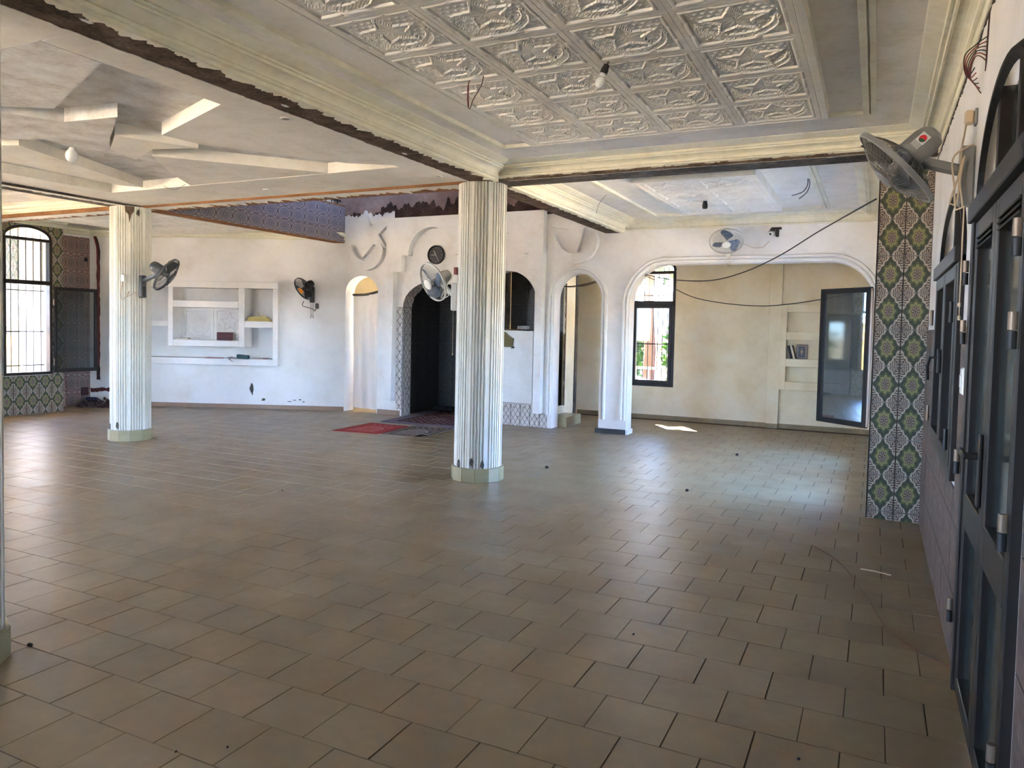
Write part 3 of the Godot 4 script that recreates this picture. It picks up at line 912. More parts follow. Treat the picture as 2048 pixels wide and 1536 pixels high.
	for u in [[0.37, 0.62]]:      # upper storey: sills, piers and lintels with open bays between
		g.box(Vector3(u[0], 3.2, ZB - 0.25), Vector3(u[1], 4.5, 3.25))
		g.box(Vector3(u[0], 5.6, ZB - 0.25), Vector3(u[1], 6.3, 3.25))
		for z: float in [-12.8, -10.2, -7.6, -5.0, -2.4, 0.2, 2.8]:
			g.box(Vector3(u[0], 4.5, z - 0.35), Vector3(u[1], 5.6, z + 0.35))
	g.box(Vector3(-12.6, 3.2, ZB - 0.25), Vector3(0.62, 6.3, ZB))
	g.box(Vector3(-12.6, 3.2, 3.0), Vector3(0.62, 6.3, 3.25))
	part("upper_storey", g, white, w)
	g = G.new()
	g.box(Vector3(-13.2, 6.3, ZB - 1.2), Vector3(1.4, 6.5, 3.6))
	part("roof", g, mats.bare_grey_concrete, w)
	g = G.new()
	g.box(Vector3(XC - 1.5, 3.0, ZB - 2.1), Vector3(XC - 0.25, 3.15, 3.3))
	g.box(Vector3(XC - 0.26, 3.0, ZB - 2.1), Vector3(1.9, 3.15, ZB - 0.25))
	g.box(Vector3(0.58, 2.9, ZS), Vector3(3.4, 3.1, 3.3))
	g.box(Vector3(XC - 0.26, 3.0, 3.25), Vector3(3.4, 3.15, 5.2))
	part("canopy", g, white, w)
	g = G.new()
	g.box(Vector3(3.0, GROUND, ZS + 0.4), Vector3(3.2, 2.9, 3.3))
	part("porch_wall", g, mats.ochre_render, w)

# ---------------------------------------------------------------- ceilings
func relief(u: float, w: float) -> float:      # height of the plaster pattern on one square panel
	var v := 1.0 - w
	var e := minf(minf(u, 1.0 - u), minf(v, 1.0 - v))
	var h := 0.0
	if e < 0.055:
		return 0.016
	if e < 0.105:
		var along := v if minf(u, 1.0 - u) < minf(v, 1.0 - v) else u
		var knot := absf(sin(along * PI * 3.0))
		return 0.004 + 0.020 * sqrt(maxf(0.0, 1.0 - pow((e - 0.08) / 0.025, 2.0))) * (0.35 + 0.65 * sqrt(knot))
	if e < 0.125:
		return 0.0
	var p := Vector2(u - 0.5, v - 0.5)
	# crescent below the star
	var c1 := (p - Vector2(0.0, 0.02)).length()
	var c2 := (p - Vector2(0.0, -0.07)).length()
	if c1 < 0.37 and c2 > 0.325 and p.y > -0.05:
		h = 0.008 + 0.006 * sin(u * 150.0) * sin(v * 150.0)
		if c1 > 0.355 or c2 < 0.338:
			h = 0.018
		return h
	# star in raised outline
	var q := p - Vector2(0.0, -0.06)
	var a := atan2(q.x, -q.y)
	var m := fposmod(a + PI / 5, TAU / 5) - PI / 5
	var rr := q.length() * (cos(m) + absf(sin(m)) * 2.2)
	if rr < 0.33:
		if rr > 0.27:
			return 0.019
		if rr > 0.25:
			return 0.002
		return 0.006 if absf(sin(m * 5.0)) > 0.7 else 0.004
	# scattered dots
	var s := Vector2(u * 13.0, v * 13.0)
	s.x += 0.5 if int(s.y) % 2 else 0.0
	var d := (s - s.floor() - Vector2(0.5, 0.5)).length()
	return 0.012 * maxf(0.0, 1.0 - d / 0.34) + 0.002
func relief_mesh(w: float, n: int) -> ArrayMesh:
	var g := G.new()
	var hs := []
	for j in n + 1:
		for i in n + 1:
			hs.append(0.55 * relief(float(i) / n, float(j) / n))
	for j in n:
		for i in n:
			var p := []
			for q in [Vector2i(i, j), Vector2i(i + 1, j), Vector2i(i + 1, j + 1), Vector2i(i, j + 1)]:
				p.append(Vector3(q.x * w / n, -hs[q.y * (n + 1) + q.x], q.y * w / n))
			g.quad(p[0], p[1], p[2], p[3], Vector3.DOWN)
	for k in 4:
		var c := [Vector3(0, 0, 0), Vector3(w, 0, 0), Vector3(w, 0, w), Vector3(0, 0, w)]
		var a: Vector3 = c[k]; var b: Vector3 = c[(k + 1) % 4]
		g.quad(a + Vector3(0, -0.01, 0), b + Vector3(0, -0.01, 0), b + Vector3(0, 0.02, 0), a + Vector3(0, 0.02, 0), (a + b) * 0.5 - Vector3(w / 2, 0, w / 2))
	return g.mesh()
func panel_field(parent: Node, x0: float, z0: float, nx: int, nz: int, w: float, y: float, rm: ArrayMesh, top: float) -> void:
	for i in nx:
		for j in nz:
			var o := part("relief_panel", rm, mats.ceiling_plaster, parent)
			o.position = Vector3(x0 + i * w, y, z0 + j * w)
	var g := G.new()
	var x1 := x0 + nx * w
	var z1 := z0 + nz * w
	var b := 0.045
	g.box(Vector3(x0 - b, y - 0.012, z0 - b), Vector3(x1 + b, top, z0 - 0.001), 0.004)
	g.box(Vector3(x0 - b, y - 0.012, z1 + 0.001), Vector3(x1 + b, top, z1 + b), 0.004)
	g.box(Vector3(x0 - b, y - 0.012, z0), Vector3(x0 - 0.001, top, z1), 0.004)
	g.box(Vector3(x1 + 0.001, y - 0.012, z0), Vector3(x1 + b, top, z1), 0.004)
	g.box(Vector3(x0, y + 0.02, z0), Vector3(x1, top, z1))
	part("panel_border", g, mats.ceiling_plaster, parent)
func trim_rect(parent: Node, x0: float, x1: float, z0: float, z1: float, y: float) -> void:
	var g := G.new()
	g.cornice(x0, x1, z0, z1, [Vector2(0, y), Vector2(0.0, y - 0.018), Vector2(0.032, y - 0.018), Vector2(0.034, y - 0.006), Vector2(0.04, y - 0.006), Vector2(0.042, y - 0.03), Vector2(0.078, y - 0.03), Vector2(0.082, y)])
	part("trim", g, mats.moulding_plaster, parent)
func cornice_profile(y0: float, y1: float) -> Array:
	var h := y1 - y0
	var out := [Vector2(0, y0), Vector2(0.022, y0), Vector2(0.032, y0 + 0.006), Vector2(0.034, y0 + 0.014), Vector2(0.024, y0 + 0.022), Vector2(0.014, y0 + 0.024), Vector2(0.02, y0 + 0.028)]
	for k in 7:
		var a := PI / 2 * k / 6
		out.append(Vector2(0.02 + 0.075 * (1.0 - cos(a)), y0 + 0.028 + (h * 0.36) * sin(a)))
	var b: Vector2 = out[-1]
	out.append_array([b + Vector2(0.002, -0.008), b + Vector2(0.012, -0.010), b + Vector2(0.017, 0.0), b + Vector2(0.014, 0.008), b + Vector2(0.024, 0.008), b + Vector2(0.036, 0.004), b + Vector2(0.042, 0.014), b + Vector2(0.038, 0.022), b + Vector2(0.055, 0.026)])
	out.append(Vector2(0.21, y1 - 0.006))
	out.append(Vector2(0.215, y1))
	return out
func build_ceilings() -> void:
	var fine := relief_mesh(0.523, 84)
	var c := setting("ceiling_near_right", "cream plaster ceiling with a hung field of star and crescent panels", "ceiling")
	var g := G.new()
	g.box(Vector3(-3.3, 3.03, -6.5), Vector3(0.6, 3.4, -1.9))
	part("slab", g, mats.ceiling_plaster, c)
	panel_field(c, -2.475, -5.565, 4, 6, 0.523, 2.96, fine, 3.03)
	trim_rect(c, -2.93, -0.055, -5.84, -2.1, 3.03)
	g = G.new()
	g.cornice(-3.26, XR, -6.46, -1.95, cornice_profile(2.905, 3.03))
	g.box(Vector3(XR - 0.014, 2.845, -6.46), Vector3(XR, 2.906, -1.95), 0.004)
	part("cornice", g, mats.moulding_plaster, c)
	c = setting("ceiling_far_right", "white plaster ceiling with a narrow hung field of panels before the arcade", "ceiling")
	g = G.new()
	g.box(Vector3(-3.3, 3.04, ZM - 0.2), Vector3(0.4, 3.4, -6.7))
	part("slab", g, mats.ceiling_plaster, c)
	panel_field(c, -2.16, -9.47, 2, 4, 0.537 * 0.523 / 0.523, 2.95, relief_mesh(0.537, 60), 3.04)
	trim_rect(c, -2.74, -0.55, -10.02, -7.15, 3.04)
	g = G.new()
	g.cornice(-3.26, XF, ZM, -6.75, cornice_profile(2.905, 3.04))
	part("cornice", g, mats.moulding_plaster, c)
	# middle bay with a plaster star on two levels
	c = setting("ceiling_star", "streaked white ceiling with stepped star shaped plaster plates", "ceiling")
	g = G.new()
	g.box(Vector3(-8.25, 3.005, -6.5), Vector3(-3.5, 3.4, -1.9))
	part("slab", g, mats.streaked_plaster, c)
	g = G.new()
	g.box(Vector3(-8.2, 2.905, -6.46), Vector3(-3.53, 3.04, -5.68), 0.004)
	g.box(Vector3(-8.2, 2.905, -2.45), Vector3(-3.53, 3.04, -1.95), 0.004)
	g.box(Vector3(-8.2, 2.905, -5.68), Vector3(-7.68, 3.04, -2.45), 0.004)
	g.box(Vector3(-3.86, 2.905, -5.68), Vector3(-3.53, 3.04, -2.45), 0.004)
	part("border", g, mats.ceiling_plaster, c)
	var plates := [[Vector2(-3.86, -2.45), Vector2(-3.87, -2.80), Vector2(-5.0, -3.27), Vector2(-5.6, -2.9), Vector2(-5.2, -2.45)],
		[Vector2(-5.44, -3.18), Vector2(-5.27, -3.52), Vector2(-4.78, -3.58), Vector2(-6.15, -4.46), Vector2(-5.92, -3.83), Vector2(-6.6, -3.45)],
		[Vector2(-4.92, -4.06), Vector2(-3.86, -3.64), Vector2(-3.86, -5.6), Vector2(-4.2, -5.39), Vector2(-4.875, -4.39)],
		[Vector2(-5.28, -3.93), Vector2(-5.0, -4.48), Vector2(-5.41, -4.37), Vector2(-5.9, -4.6), Vector2(-5.75, -4.24)],
		[Vector2(-5.62, -4.54), Vector2(-4.64, -5.69), Vector2(-6.46, -5.69), Vector2(-6.11, -5.15)],
		[Vector2(-6.51, -3.80), Vector2(-6.36, -3.86), Vector2(-7.06, -5.59), Vector2(-7.19, -5.41), Vector2(-7.13, -4.16)],
		[Vector2(-7.68, -2.45), Vector2(-7.68, -3.6), Vector2(-6.9, -3.2), Vector2(-6.4, -2.45)]]
	for k in plates.size():
		g = G.new()
		var poly := PackedVector2Array()
		for q: Vector2 in plates[k]:
			poly.append(Vector2(q.x, -q.y))
		g.prism(poly, Transform3D(Basis(Vector3.RIGHT, Vector3.FORWARD, Vector3.UP), Vector3(0, 2.905 + 0.001 * k, 0)), 0.11)
		part("star_plate", g, mats.streaked_plaster if k in [0, 1] else mats.ceiling_plaster, c)
	# left bays
	c = setting("ceiling_near_left", "pale ceiling with plaster panels by the left wall windows", "ceiling")
	g = G.new()
	g.box(Vector3(-12.0, 3.03, -6.5), Vector3(-8.45, 3.4, -1.9))
	part("slab", g, mats.ceiling_plaster, c)
	var coarse := relief_mesh(0.523, 40)
	panel_field(c, -11.0, -5.5, 4, 6, 0.523, 2.96, coarse, 3.03)
	g = G.new()
	g.cornice(XL, -8.5, -6.46, -1.95, cornice_profile(2.93, 3.03))
	part("cornice", g, mats.moulding_plaster, c)
	c = setting("ceiling_far_left", "pale ceiling with plaster panels above the shelf wall", "ceiling")
	g = G.new()
	g.box(Vector3(-12.6, 3.04, -10.8), Vector3(-8.4, 3.4, -6.7))
	part("slab", g, mats.ceiling_plaster, c)
	panel_field(c, -11.05, -9.1, 4, 4, 0.523, 2.97, coarse, 3.04)
	var prof := PackedVector2Array()
	for q: Vector2 in cornice_profile(2.93, 3.04):
		prof.append(q)
	prof.append(Vector2(0, 3.04))
	g = G.new()
	g.prism(prof, Transform3D(Basis(Vector3(0.408, 0, 0.913), Vector3.UP, Vector3(-0.913, 0, 0.408)), Vector3(-8.18, 0, ZM)), 4.6)
	g.prism(prof, Transform3D(Basis(Vector3.RIGHT, Vector3.UP, Vector3.FORWARD), Vector3(XC, 0, -7.6)), 1.15)
	g.prism(prof, Transform3D(Basis(Vector3.RIGHT, Vector3.UP, Vector3.FORWARD), Vector3(XL, 0, -6.75)), 1.06)
	g.prism(prof, Transform3D(Basis(Vector3.FORWARD, Vector3.UP, Vector3.LEFT), Vector3(-8.5, 0, -6.75)), 3.3)
	part("cornice", g, mats.moulding_plaster, c)
	c = setting("ceiling_near", "plain plaster ceiling over the entrance end of the hall", "ceiling")
	g = G.new()
	g.box(Vector3(-12.0, 3.03, -1.7), Vector3(0.6, 3.4, 3.25))
	part("slab", g, mats.ceiling_plaster, c)
	c = setting("ceiling_aisle", "plain cream ceiling of the aisle behind the arcade", "ceiling")
	g = G.new()
	g.box(Vector3(-12.6, 2.95, ZB - 0.25), Vector3(0.6, 3.4, ZM - 0.25))
	part("slab", g, mats.cream_plaster, c)

# ---------------------------------------------------------------- beams
func build_beams() -> void:
	var b := setting("ceiling_beam", "long beam over the near and middle columns with a bare brown underside", "beam")
	var g := G.new()
	g.box(Vector3(-3.53, HB, ZM), Vector3(-3.262, 3.2, 3.2))
	part("concrete", g, mats.bare_concrete, b)
	g = G.new()
	g.box(Vector3(-3.263, HB - 0.001, -6.46), Vector3(-3.252, 2.91, -1.95))
	g.box(Vector3(-3.263, HB - 0.001, ZM), Vector3(-3.252, 2.91, -6.75))
	part("render_coat", g, mats.moulding_plaster, b)
	# paint hanging over the edges of the bare underside
	part("paint_edge", ragged(Transform3D(Basis(Vector3.BACK, Vector3.LEFT, Vector3.DOWN), Vector3(-3.258, HB, -6.46)), 6.5, 0.05, 0.05, 0.003, 31, 0.01), mats.moulding_plaster, b, "ragged cream paint along the underside")
	part("paint_edge", ragged(Transform3D(Basis(Vector3.FORWARD, Vector3.RIGHT, Vector3.DOWN), Vector3(-3.53, HB, 0)), 6.4, 0.012, 0.01, 0.003, 32, 0.01), mats.ceiling_plaster, b)
	part("paint_edge", ragged(Transform3D(Basis(Vector3.BACK, Vector3.LEFT, Vector3.DOWN), Vector3(-3.258, HB, ZM)), 3.7, 0.06, 0.03, 0.003, 33, 0.01), mats.moulding_plaster, b)
	for k in 9:
		var f := G.new()
		var z := -2.3 - k * 0.47
		f.prism(PackedVector2Array([Vector2(0, 0), Vector2(0.03, 0.012), Vector2(0.07, 0.006), Vector2(0.06, -0.016), Vector2(0.02, -0.012)]), Transform3D(Basis(Vector3.FORWARD, Vector3.RIGHT, Vector3.UP), Vector3(-3.45 + rng.randf() * 0.2, HB - 0.003, z)), 0.004)
		if k % 3 == 0:
			part("paint_flake", f, mats.white_plaster, b)
	b = setting("ceiling_beam", "cross beam from the middle column to the green tiled pier, grey underside", "beam")
	g = G.new()
	g.box(Vector3(-3.27, HB, -6.75), Vector3(XR + 0.2, 3.2, -6.46))
	part("concrete", g, mats.bare_grey_concrete, b)
	g = G.new()
	g.box(Vector3(-3.25, HB + 0.02, -6.461), Vector3(XR, 2.91, -6.456))
	part("render_coat", g, mats.moulding_plaster, b)
	part("bare_strip", ragged(frame(Vector3(-3.2, HB, -6.456), Vector3.RIGHT, Vector3.UP), 3.5, 0.022, 0.022, 0.003, 34, 0.008), mats.bare_concrete, b, "dark strip where the plaster has fallen")
	part("paint_edge", ragged(Transform3D(Basis(Vector3.RIGHT, Vector3.FORWARD, Vector3.DOWN), Vector3(-3.15, HB, -6.46)), 3.4, 0.008, 0.02, 0.003, 35, 0.01), mats.moulding_plaster, b)
	b = setting("ceiling_beam", "cross beam between the middle and left columns with peeling paint", "beam")
	g = G.new()
	g.box(Vector3(XL - 0.1, HB, -6.75), Vector3(-3.5, 3.45, -6.46))
	part("concrete", g, mats.orange_render, b)
	part("paint_edge", ragged(Transform3D(Basis(Vector3.RIGHT, Vector3.FORWARD, Vector3.DOWN), Vector3(-8.2, HB, -6.46)), 4.6, 0.17, 0.12, 0.003, 36, 0.01), mats.ceiling_plaster, b, "peeling cream paint")
	part("paint_edge", ragged(Transform3D(Basis(Vector3.RIGHT, Vector3.FORWARD, Vector3.DOWN), Vector3(-11.7, HB, -6.46)), 3.2, 0.2, 0.09, 0.003, 46, 0.01), mats.ceiling_plaster, b)
	b = setting("ceiling_beam", "long beam over the left column running to the entrance end", "beam")
	g = G.new()
	g.box(Vector3(-8.5, HB, -6.46), Vector3(-8.2, 3.2, 3.2))
	part("concrete", g, mats.bare_grey_concrete, b)
	part("paint_edge", ragged(Transform3D(Basis(Vector3.BACK, Vector3.LEFT, Vector3.DOWN), Vector3(-8.198, HB, -6.46)), 6.5, 0.11, 0.04, 0.003, 37, 0.01), mats.ceiling_plaster, b)
	b = setting("ceiling_beam", "cross beam over the nearest column", "beam")
	g = G.new()
	g.box(Vector3(XL, HB, -1.95), Vector3(XR, 3.2, -1.66))
	part("concrete", g, mats.bare_concrete, b)
	# gallery edge over the opening before the mihrab
	b = setting("gallery_edge", "gallery edge clad in blue ring tiles with a black railing", "balcony")
	g = G.new()
	g.box(Vector3(-8.36, HB, ZM), Vector3(-8.2, 3.52, -6.75))
	g.box(Vector3(-8.5, 3.04, ZM), Vector3(-8.2, 3.52, -6.75))
	part("masonry", g, mats.orange_render, b)
	var face := Transform3D(Basis(Vector3.FORWARD, Vector3.UP, Vector3.RIGHT), Vector3(-8.2, HB, -6.75))
	clad(b, "ring_tile", face, Rect2(0, 0.014, 3.73, 0.6), 0.3, 0.2, [mats.blue_tile], Vector2(0.0, 0.014))
	for k in 2:
		g = G.new()
		g.tube([Vector3(-8.3, 3.60 + k * 0.85, -6.8), Vector3(-8.3, 3.60 + k * 0.85, ZM)], 0.016, 6)
		part("rail", g, mats.iron_bar, b)
	for k in 24:
		g = G.new()
		var z := ZM + 0.08 + k * 0.155
		g.tube([Vector3(-8.3, 3.5, z), Vector3(-8.3, 4.45, z)], 0.009, 5)
		part("baluster", g, mats.iron_bar, b)
	g = G.new()
	g.box(Vector3(-3.53, 3.2, ZM), Vector3(-3.3, 4.4, -6.46))
	g.box(Vector3(-8.3, 3.4, -6.75), Vector3(-3.4, 3.9, -6.46))
	part("upper_parapet", g, mats.white_plaster, b)

# ---------------------------------------------------------------- columns
func build_columns() -> void:
	var ring := PackedVector2Array()
	for s in 8:
		var a0 := TAU * s / 8
		ring.append(Vector2.from_angle(a0) * 0.232)
		ring.append(Vector2.from_angle(a0 + 0.13) * 0.232)
		for k in 5:
			var a := a0 + 0.13 + (TAU / 8 - 0.13) * k / 5.0
			var w := (TAU / 8 - 0.13) / 5.0
			ring.append(Vector2.from_angle(a + w * 0.12) * 0.217)
			ring.append(Vector2.from_angle(a + w * 0.42) * 0.217)
			ring.append(Vector2.from_angle(a + w * 0.52) * 0.236)
			ring.append(Vector2.from_angle(a + w * 0.92) * 0.236)
	var shaft := G.new()
	shaft.prism(ring, Transform3D(Basis(Vector3.RIGHT, Vector3.FORWARD, Vector3.UP), Vector3(0, 0.13, 0)), HB - 0.13)
	var sm := shaft.mesh()
	var pl := G.new()
	var half := 0.252 * tan(PI / 12)
	pl.box(Vector3(-half + 0.0015, 0, 0.2), Vector3(half - 0.0015, 0.135, 0.252), 0.003)
	var pm := pl.mesh()
	var n := 0
	for at in [Vector3(-3.49, 0, -6.60), Vector3(-8.355, 0, -6.44), Vector3(-3.545, 0, -1.80)]:
		var c := thing("fluted_column", ["fluted white column at the centre of the hall, fan on its left side", "fluted white column by the shelf wall, grey fan on its right side", "nearest fluted column cut off by the left edge of the photo"][n], "column", at, "columns of the hall")
		part("shaft", sm, mats.column_plaster, c)
		for k in 12:
			var o := part("plinth_tile", pm, mats.olive_tile, c)
			o.rotation.y = TAU * k / 12 + 0.12
		for k in 3 if n < 2 else 1:
			var ch := G.new()
			var a: Array = [[0.9, 0.155], [1.35, 0.18], [2.0, 0.15], [0.3, 2.79]][(k + n) % 4]
			var dir := Vector3(cos(a[0]), 0, sin(a[0]))
			ch.prism(PackedVector2Array([Vector2(-0.02, 0), Vector2(0.012, -0.03), Vector2(0.02, 0.02), Vector2(0.006, 0.06), Vector2(-0.012, 0.045)]), frame(dir * 0.229 + Vector3(0, a[1], 0), Vector3.UP.cross(dir), Vector3.UP), 0.01)
			part("chip", ch, mats.bare_grey_concrete, c)
		if n == 1:
			var ch := G.new()
			var dir := Vector3(0.75, 0, 0.66).normalized()
			ch.prism(PackedVector2Array([Vector2(-0.05, 0), Vector2(-0.045, -0.06), Vector2(-0.01, -0.1), Vector2(0.0, -0.2), Vector2(0.02, -0.1), Vector2(0.05, -0.06), Vector2(0.055, 0)]), frame(dir * 0.226 + Vector3(0, HB - 0.005, 0), Vector3.UP.cross(dir), Vector3.UP), 0.014)
			part("chip", ch, mats.bare_concrete, c, "brown patch of bare concrete under the beam")
		n += 1

# ---------------------------------------------------------------- windows and the door
# a frame bar between two points of the x-y plane of a transform
func bar_box(g: G, xf: Transform3D, x0: float, y0: float, x1: float, y1: float, z0: float, z1: float, bev := 0.004) -> void:
	g.obox(xf * Transform3D(Basis(), Vector3((x0 + x1) / 2, (y0 + y1) / 2, (z0 + z1) / 2)), Vector3(absf(x1 - x0), absf(y1 - y0), absf(z1 - z0)), bev)
func ring_frame(xf: Transform3D, x0: float, y0: float, x1: float, y1: float, t: float, z0: float, z1: float) -> G:
	var g := G.new()
	bar_box(g, xf, x0, y0, x0 + t, y1, z0, z1)
	bar_box(g, xf, x1 - t, y0, x1, y1, z0, z1)
	bar_box(g, xf, x0 + t, y0, x1 - t, y0 + t, z0, z1)
	bar_box(g, xf, x0 + t, y1 - t, x1 - t, y1, z0, z1)
	return g
func pane(parent: Node, xf: Transform3D, x0: float, y0: float, x1: float, y1: float, z: float, m: Material) -> void:
	var g := G.new()
	g.quad(xf * Vector3(x0, y0, z), xf * Vector3(x1, y0, z), xf * Vector3(x1, y1, z), xf * Vector3(x0, y1, z), xf.basis.z)
	part("pane", g, m, parent)
func bars(parent: Node, xf: Transform3D, x0: float, x1: float, y0: float, y1: float, n: int, z: float, rails: Array, rise := 0.0) -> void:
	for k in n:
		var x := lerpf(x0, x1, (k + 0.5) / n)
		var q := (x - (x0 + x1) / 2) / ((x1 - x0) / 2)
		var g := G.new()
		g.tube([xf * Vector3(x, y0, z), xf * Vector3(x, y1 + rise * sqrt(maxf(0.0, 1.0 - q * q)), z)], 0.0075, 6)
		part("bar", g, mats.iron_bar, parent)
	for y in rails:
		var g := G.new()
		g.obox(xf * Transform3D(Basis(), Vector3((x0 + x1) / 2, y, z)), Vector3(x1 - x0, 0.018, 0.008))
		part("rail", g, mats.iron_bar, parent)
func build_windows() -> void:
	# tall arched windows of the left wall; x runs away from the camera, z into the room
	var spots := [-6.87, -4.5, -3.08, -1.66, -0.24, 1.18]
	for n in 6:
		var w := setting("window_%d" % (n + 1), ["tall arched barred window with its brown casement swung open, far left", "tall arched barred window between brown ring tiles in the left wall", "third tall barred window of the left wall from the far corner", "fourth tall barred window of the left wall from the far corner", "fifth tall barred window of the left wall from the far corner", "last tall barred window of the left wall, nearest the entrance"][n], "window")
		var xf := Transform3D(Basis(Vector3.FORWARD, Vector3.UP, Vector3.RIGHT), Vector3(XL, 0, spots[n]))
		var f := ring_frame(xf, 0.0, 0.607, 0.76, 2.73, 0.045, -0.09, 0.012)
		bar_box(f, xf, 0.0, 2.01, 0.76, 2.075, -0.09, 0.012)
		part("frame", f, mats.frame_brown, w)
		var path := arch_pts(0.0, 0.76, 2.72, 2.92, 0.38, 10)
		part("arch_frame", band_shape(path, -0.045, 0.05, xf, 0.014), mats.frame_brown, w)
		pane(w, xf, 0.04, 2.07, 0.72, 2.7, -0.04, mats.smoked_pane if n == 0 else mats.clear_pane)
		bars(w, xf, 0.03, 0.73, 0.63, 2.72, 6, -0.15, [0.75, 1.28, 1.92], 0.17)
		if n == 0:
			var hinge := xf * Transform3D(Basis(), Vector3(0.775, 0, 0.01))
			var s := part("sash", ring_frame(hinge, 0.0, 0.63, 0.75, 1.995, 0.052, -0.01, 0.03), mats.frame_brown, w, "open casement with dark glass")
			pane(s, hinge, 0.05, 0.68, 0.70, 1.945, 0.01, mats.tinted_pane)
			for y: float in [0.8, 1.75]:
				var h := G.new()
				h.tube([xf * Vector3(0.77, y - 0.05, 0.03), xf * Vector3(0.77, y + 0.05, 0.03)], 0.011, 8)
				part("hinge", h, mats.bright_metal, w)
		else:
			var s := part("sash", ring_frame(xf, 0.045, 0.652, 0.715, 2.01, 0.04, -0.06, -0.01), mats.frame_brown, w)
			pane(s, xf, 0.08, 0.69, 0.68, 1.97, -0.035, mats.clear_pane)
	# windows of the far right wall; x runs away from the camera, z into the room (towards -x)
	for n in 2:
		var z0: float = [ZS - 0.36, ZS - 2.20][n]
		var wd: float = [1.26, 0.90][n]
		var w := setting("window_%d" % (7 + n), ["dark framed casement window beside the green pier, one leaf swung into the hall", "dark framed window in the right wall next to the arcade"][n], "window")
		var xf := Transform3D(Basis(Vector3.FORWARD, Vector3.UP, Vector3.RIGHT), Vector3(XF, 0, z0))   # z points outwards here
		part("frame", ring_frame(xf, 0.0, 0.52, wd, 2.0, 0.05, 0.02, 0.10), mats.frame_dark, w)
		bars(w, xf, 0.04, wd - 0.04, 0.53, 1.99, 9, 0.18, [0.7, 1.25, 1.8])
		if n == 0:
			var hx := wd - 0.02
			var away := Vector3(-0.74, 0, -0.672).normalized()
			var lf := frame(xf * Vector3(hx, 0, -0.03), away, Vector3.UP)     # z axis towards the back
			var s := part("sash", ring_frame(lf, 0.0, 0.555, 0.66, 1.985, 0.055, -0.02, 0.02), mats.frame_dark, w, "open leaf with mirror-like glass")
			pane(s, lf, 0.05, 0.605, 0.61, 1.935, 0.0, mats.mirror_pane)
			var edge := G.new()
			edge.obox(lf * Transform3D(Basis(), Vector3(-0.006, 1.27, 0.0)), Vector3(0.008, 1.4, 0.03))
			part("edge_seal", edge, mats.bright_metal, s)
	# window of the back aisle
	var wb := setting("window_9", "barred brown window in the cream back wall, garden behind it", "window")
	var xb := Transform3D(Basis(), Vector3(-3.77, 0, ZB))
	var fb := ring_frame(xb, 0.0, 0.555, 0.76, 2.5, 0.05, -0.10, 0.012)
	bar_box(fb, xb, 0.0, 1.93, 0.76, 2.0, -0.10, 0.012)
	part("frame", fb, mats.frame_brown, wb)
	var sb := part("sash", ring_frame(xb, 0.05, 0.605, 0.71, 1.93, 0.055, -0.05, 0.02), mats.frame_brown, wb)
	pane(sb, xb, 0.1, 0.65, 0.66, 1.88, -0.02, mats.smoked_pane)
	pane(wb, xb, 0.05, 2.0, 0.71, 2.5, -0.04, mats.dusty_pane)
	bars(wb, xb, 0.05, 0.71, 0.58, 2.5, 8, -0.2, [1.27, 2.1], 0.2)
	var hb := G.new()
	hb.box(Vector3(-3.085, 1.15, ZB + 0.02), Vector3(-3.065, 1.29, ZB + 0.035), 0.004)
	part("handle", hb, mats.black_plastic, sb)
	part("arch_frame", band_shape(arch_pts(0.0, 0.76, 2.5, 2.75, 0.38, 10), -0.045, 0.05, xb, 0.012), mats.frame_brown, wb)
	# arched window of the near right wall; x towards the camera, z into the room
	var xw := Transform3D(Basis(Vector3.BACK, Vector3.UP, Vector3.LEFT), Vector3(XR, 0, -5.71))
	var w8 := setting("window_10", "arched two-leaf brown metal window low in the right wall", "window")
	var f8 := ring_frame(xw, 0.0, 0.80, 1.47, 1.90, 0.06, -0.06, 0.03)
	bar_box(f8, xw, 0.0, 1.86, 1.47, 1.94, -0.06, 0.05)
	part("frame", f8, mats.frame_brown, w8)
	for k in 2:
		var x0 := 0.06 + k * 0.68
		var s := part("sash", ring_frame(xw, x0, 0.86, x0 + 0.67, 1.85, 0.065, -0.02, 0.035), mats.frame_brown, w8)
		pane(s, xw, x0 + 0.06, 0.92, x0 + 0.61, 1.79, 0.0, mats.textured_pane)
		for y: float in [1.0, 1.62]:
			var h := G.new()
			var hx := 0.03 if k == 0 else 1.44
			h.tube([xw * Vector3(hx, y - 0.05, 0.05), xw * Vector3(hx, y + 0.05, 0.05)], 0.011, 8)
			part("hinge", h, mats.bright_metal if k == 0 else mats.black_plastic, s)
	var h8 := G.new()
	h8.obox(xw * Transform3D(Basis(), Vector3(0.735, 1.36, 0.045)), Vector3(0.03, 0.14, 0.02), 0.005)
	h8.tube([xw * Vector3(0.735, 1.38, 0.05), xw * Vector3(0.735, 1.38, 0.09), xw * Vector3(0.70, 1.33, 0.10), xw * Vector3(0.69, 1.25, 0.095)], 0.008, 6)
	part("handle", h8, mats.black_plastic, w8)
	part("arch_frame", band_shape(arch_pts(0.0, 1.47, 1.9, 2.29, 0.735, 12), -0.05, 0.055, xw, 0.02), mats.frame_dark, w8)
	var ga := G.new()
	var ap := PackedVector2Array()
	for q: Vector2 in arch_pts(0.03, 1.44, 1.92, 2.26, 0.7, 8):
		if ap.is_empty() or ap[-1].distance_to(q) > 0.003:
			ap.append(q)
	ga.prism(ap, xw.translated_local(Vector3(0, 0, -0.05)), 0.006)
	part("pane", ga, mats.textured_pane, w8)
	var mull := G.new()
	bar_box(mull, xw, 0.72, 1.9, 0.75, 2.26, -0.06, 0.0)
	part("mullion", mull, mats.frame_brown, w8)
	# double door
	var xd := Transform3D(Basis(Vector3.BACK, Vector3.UP, Vector3.LEFT), Vector3(XR, 0, -3.75))
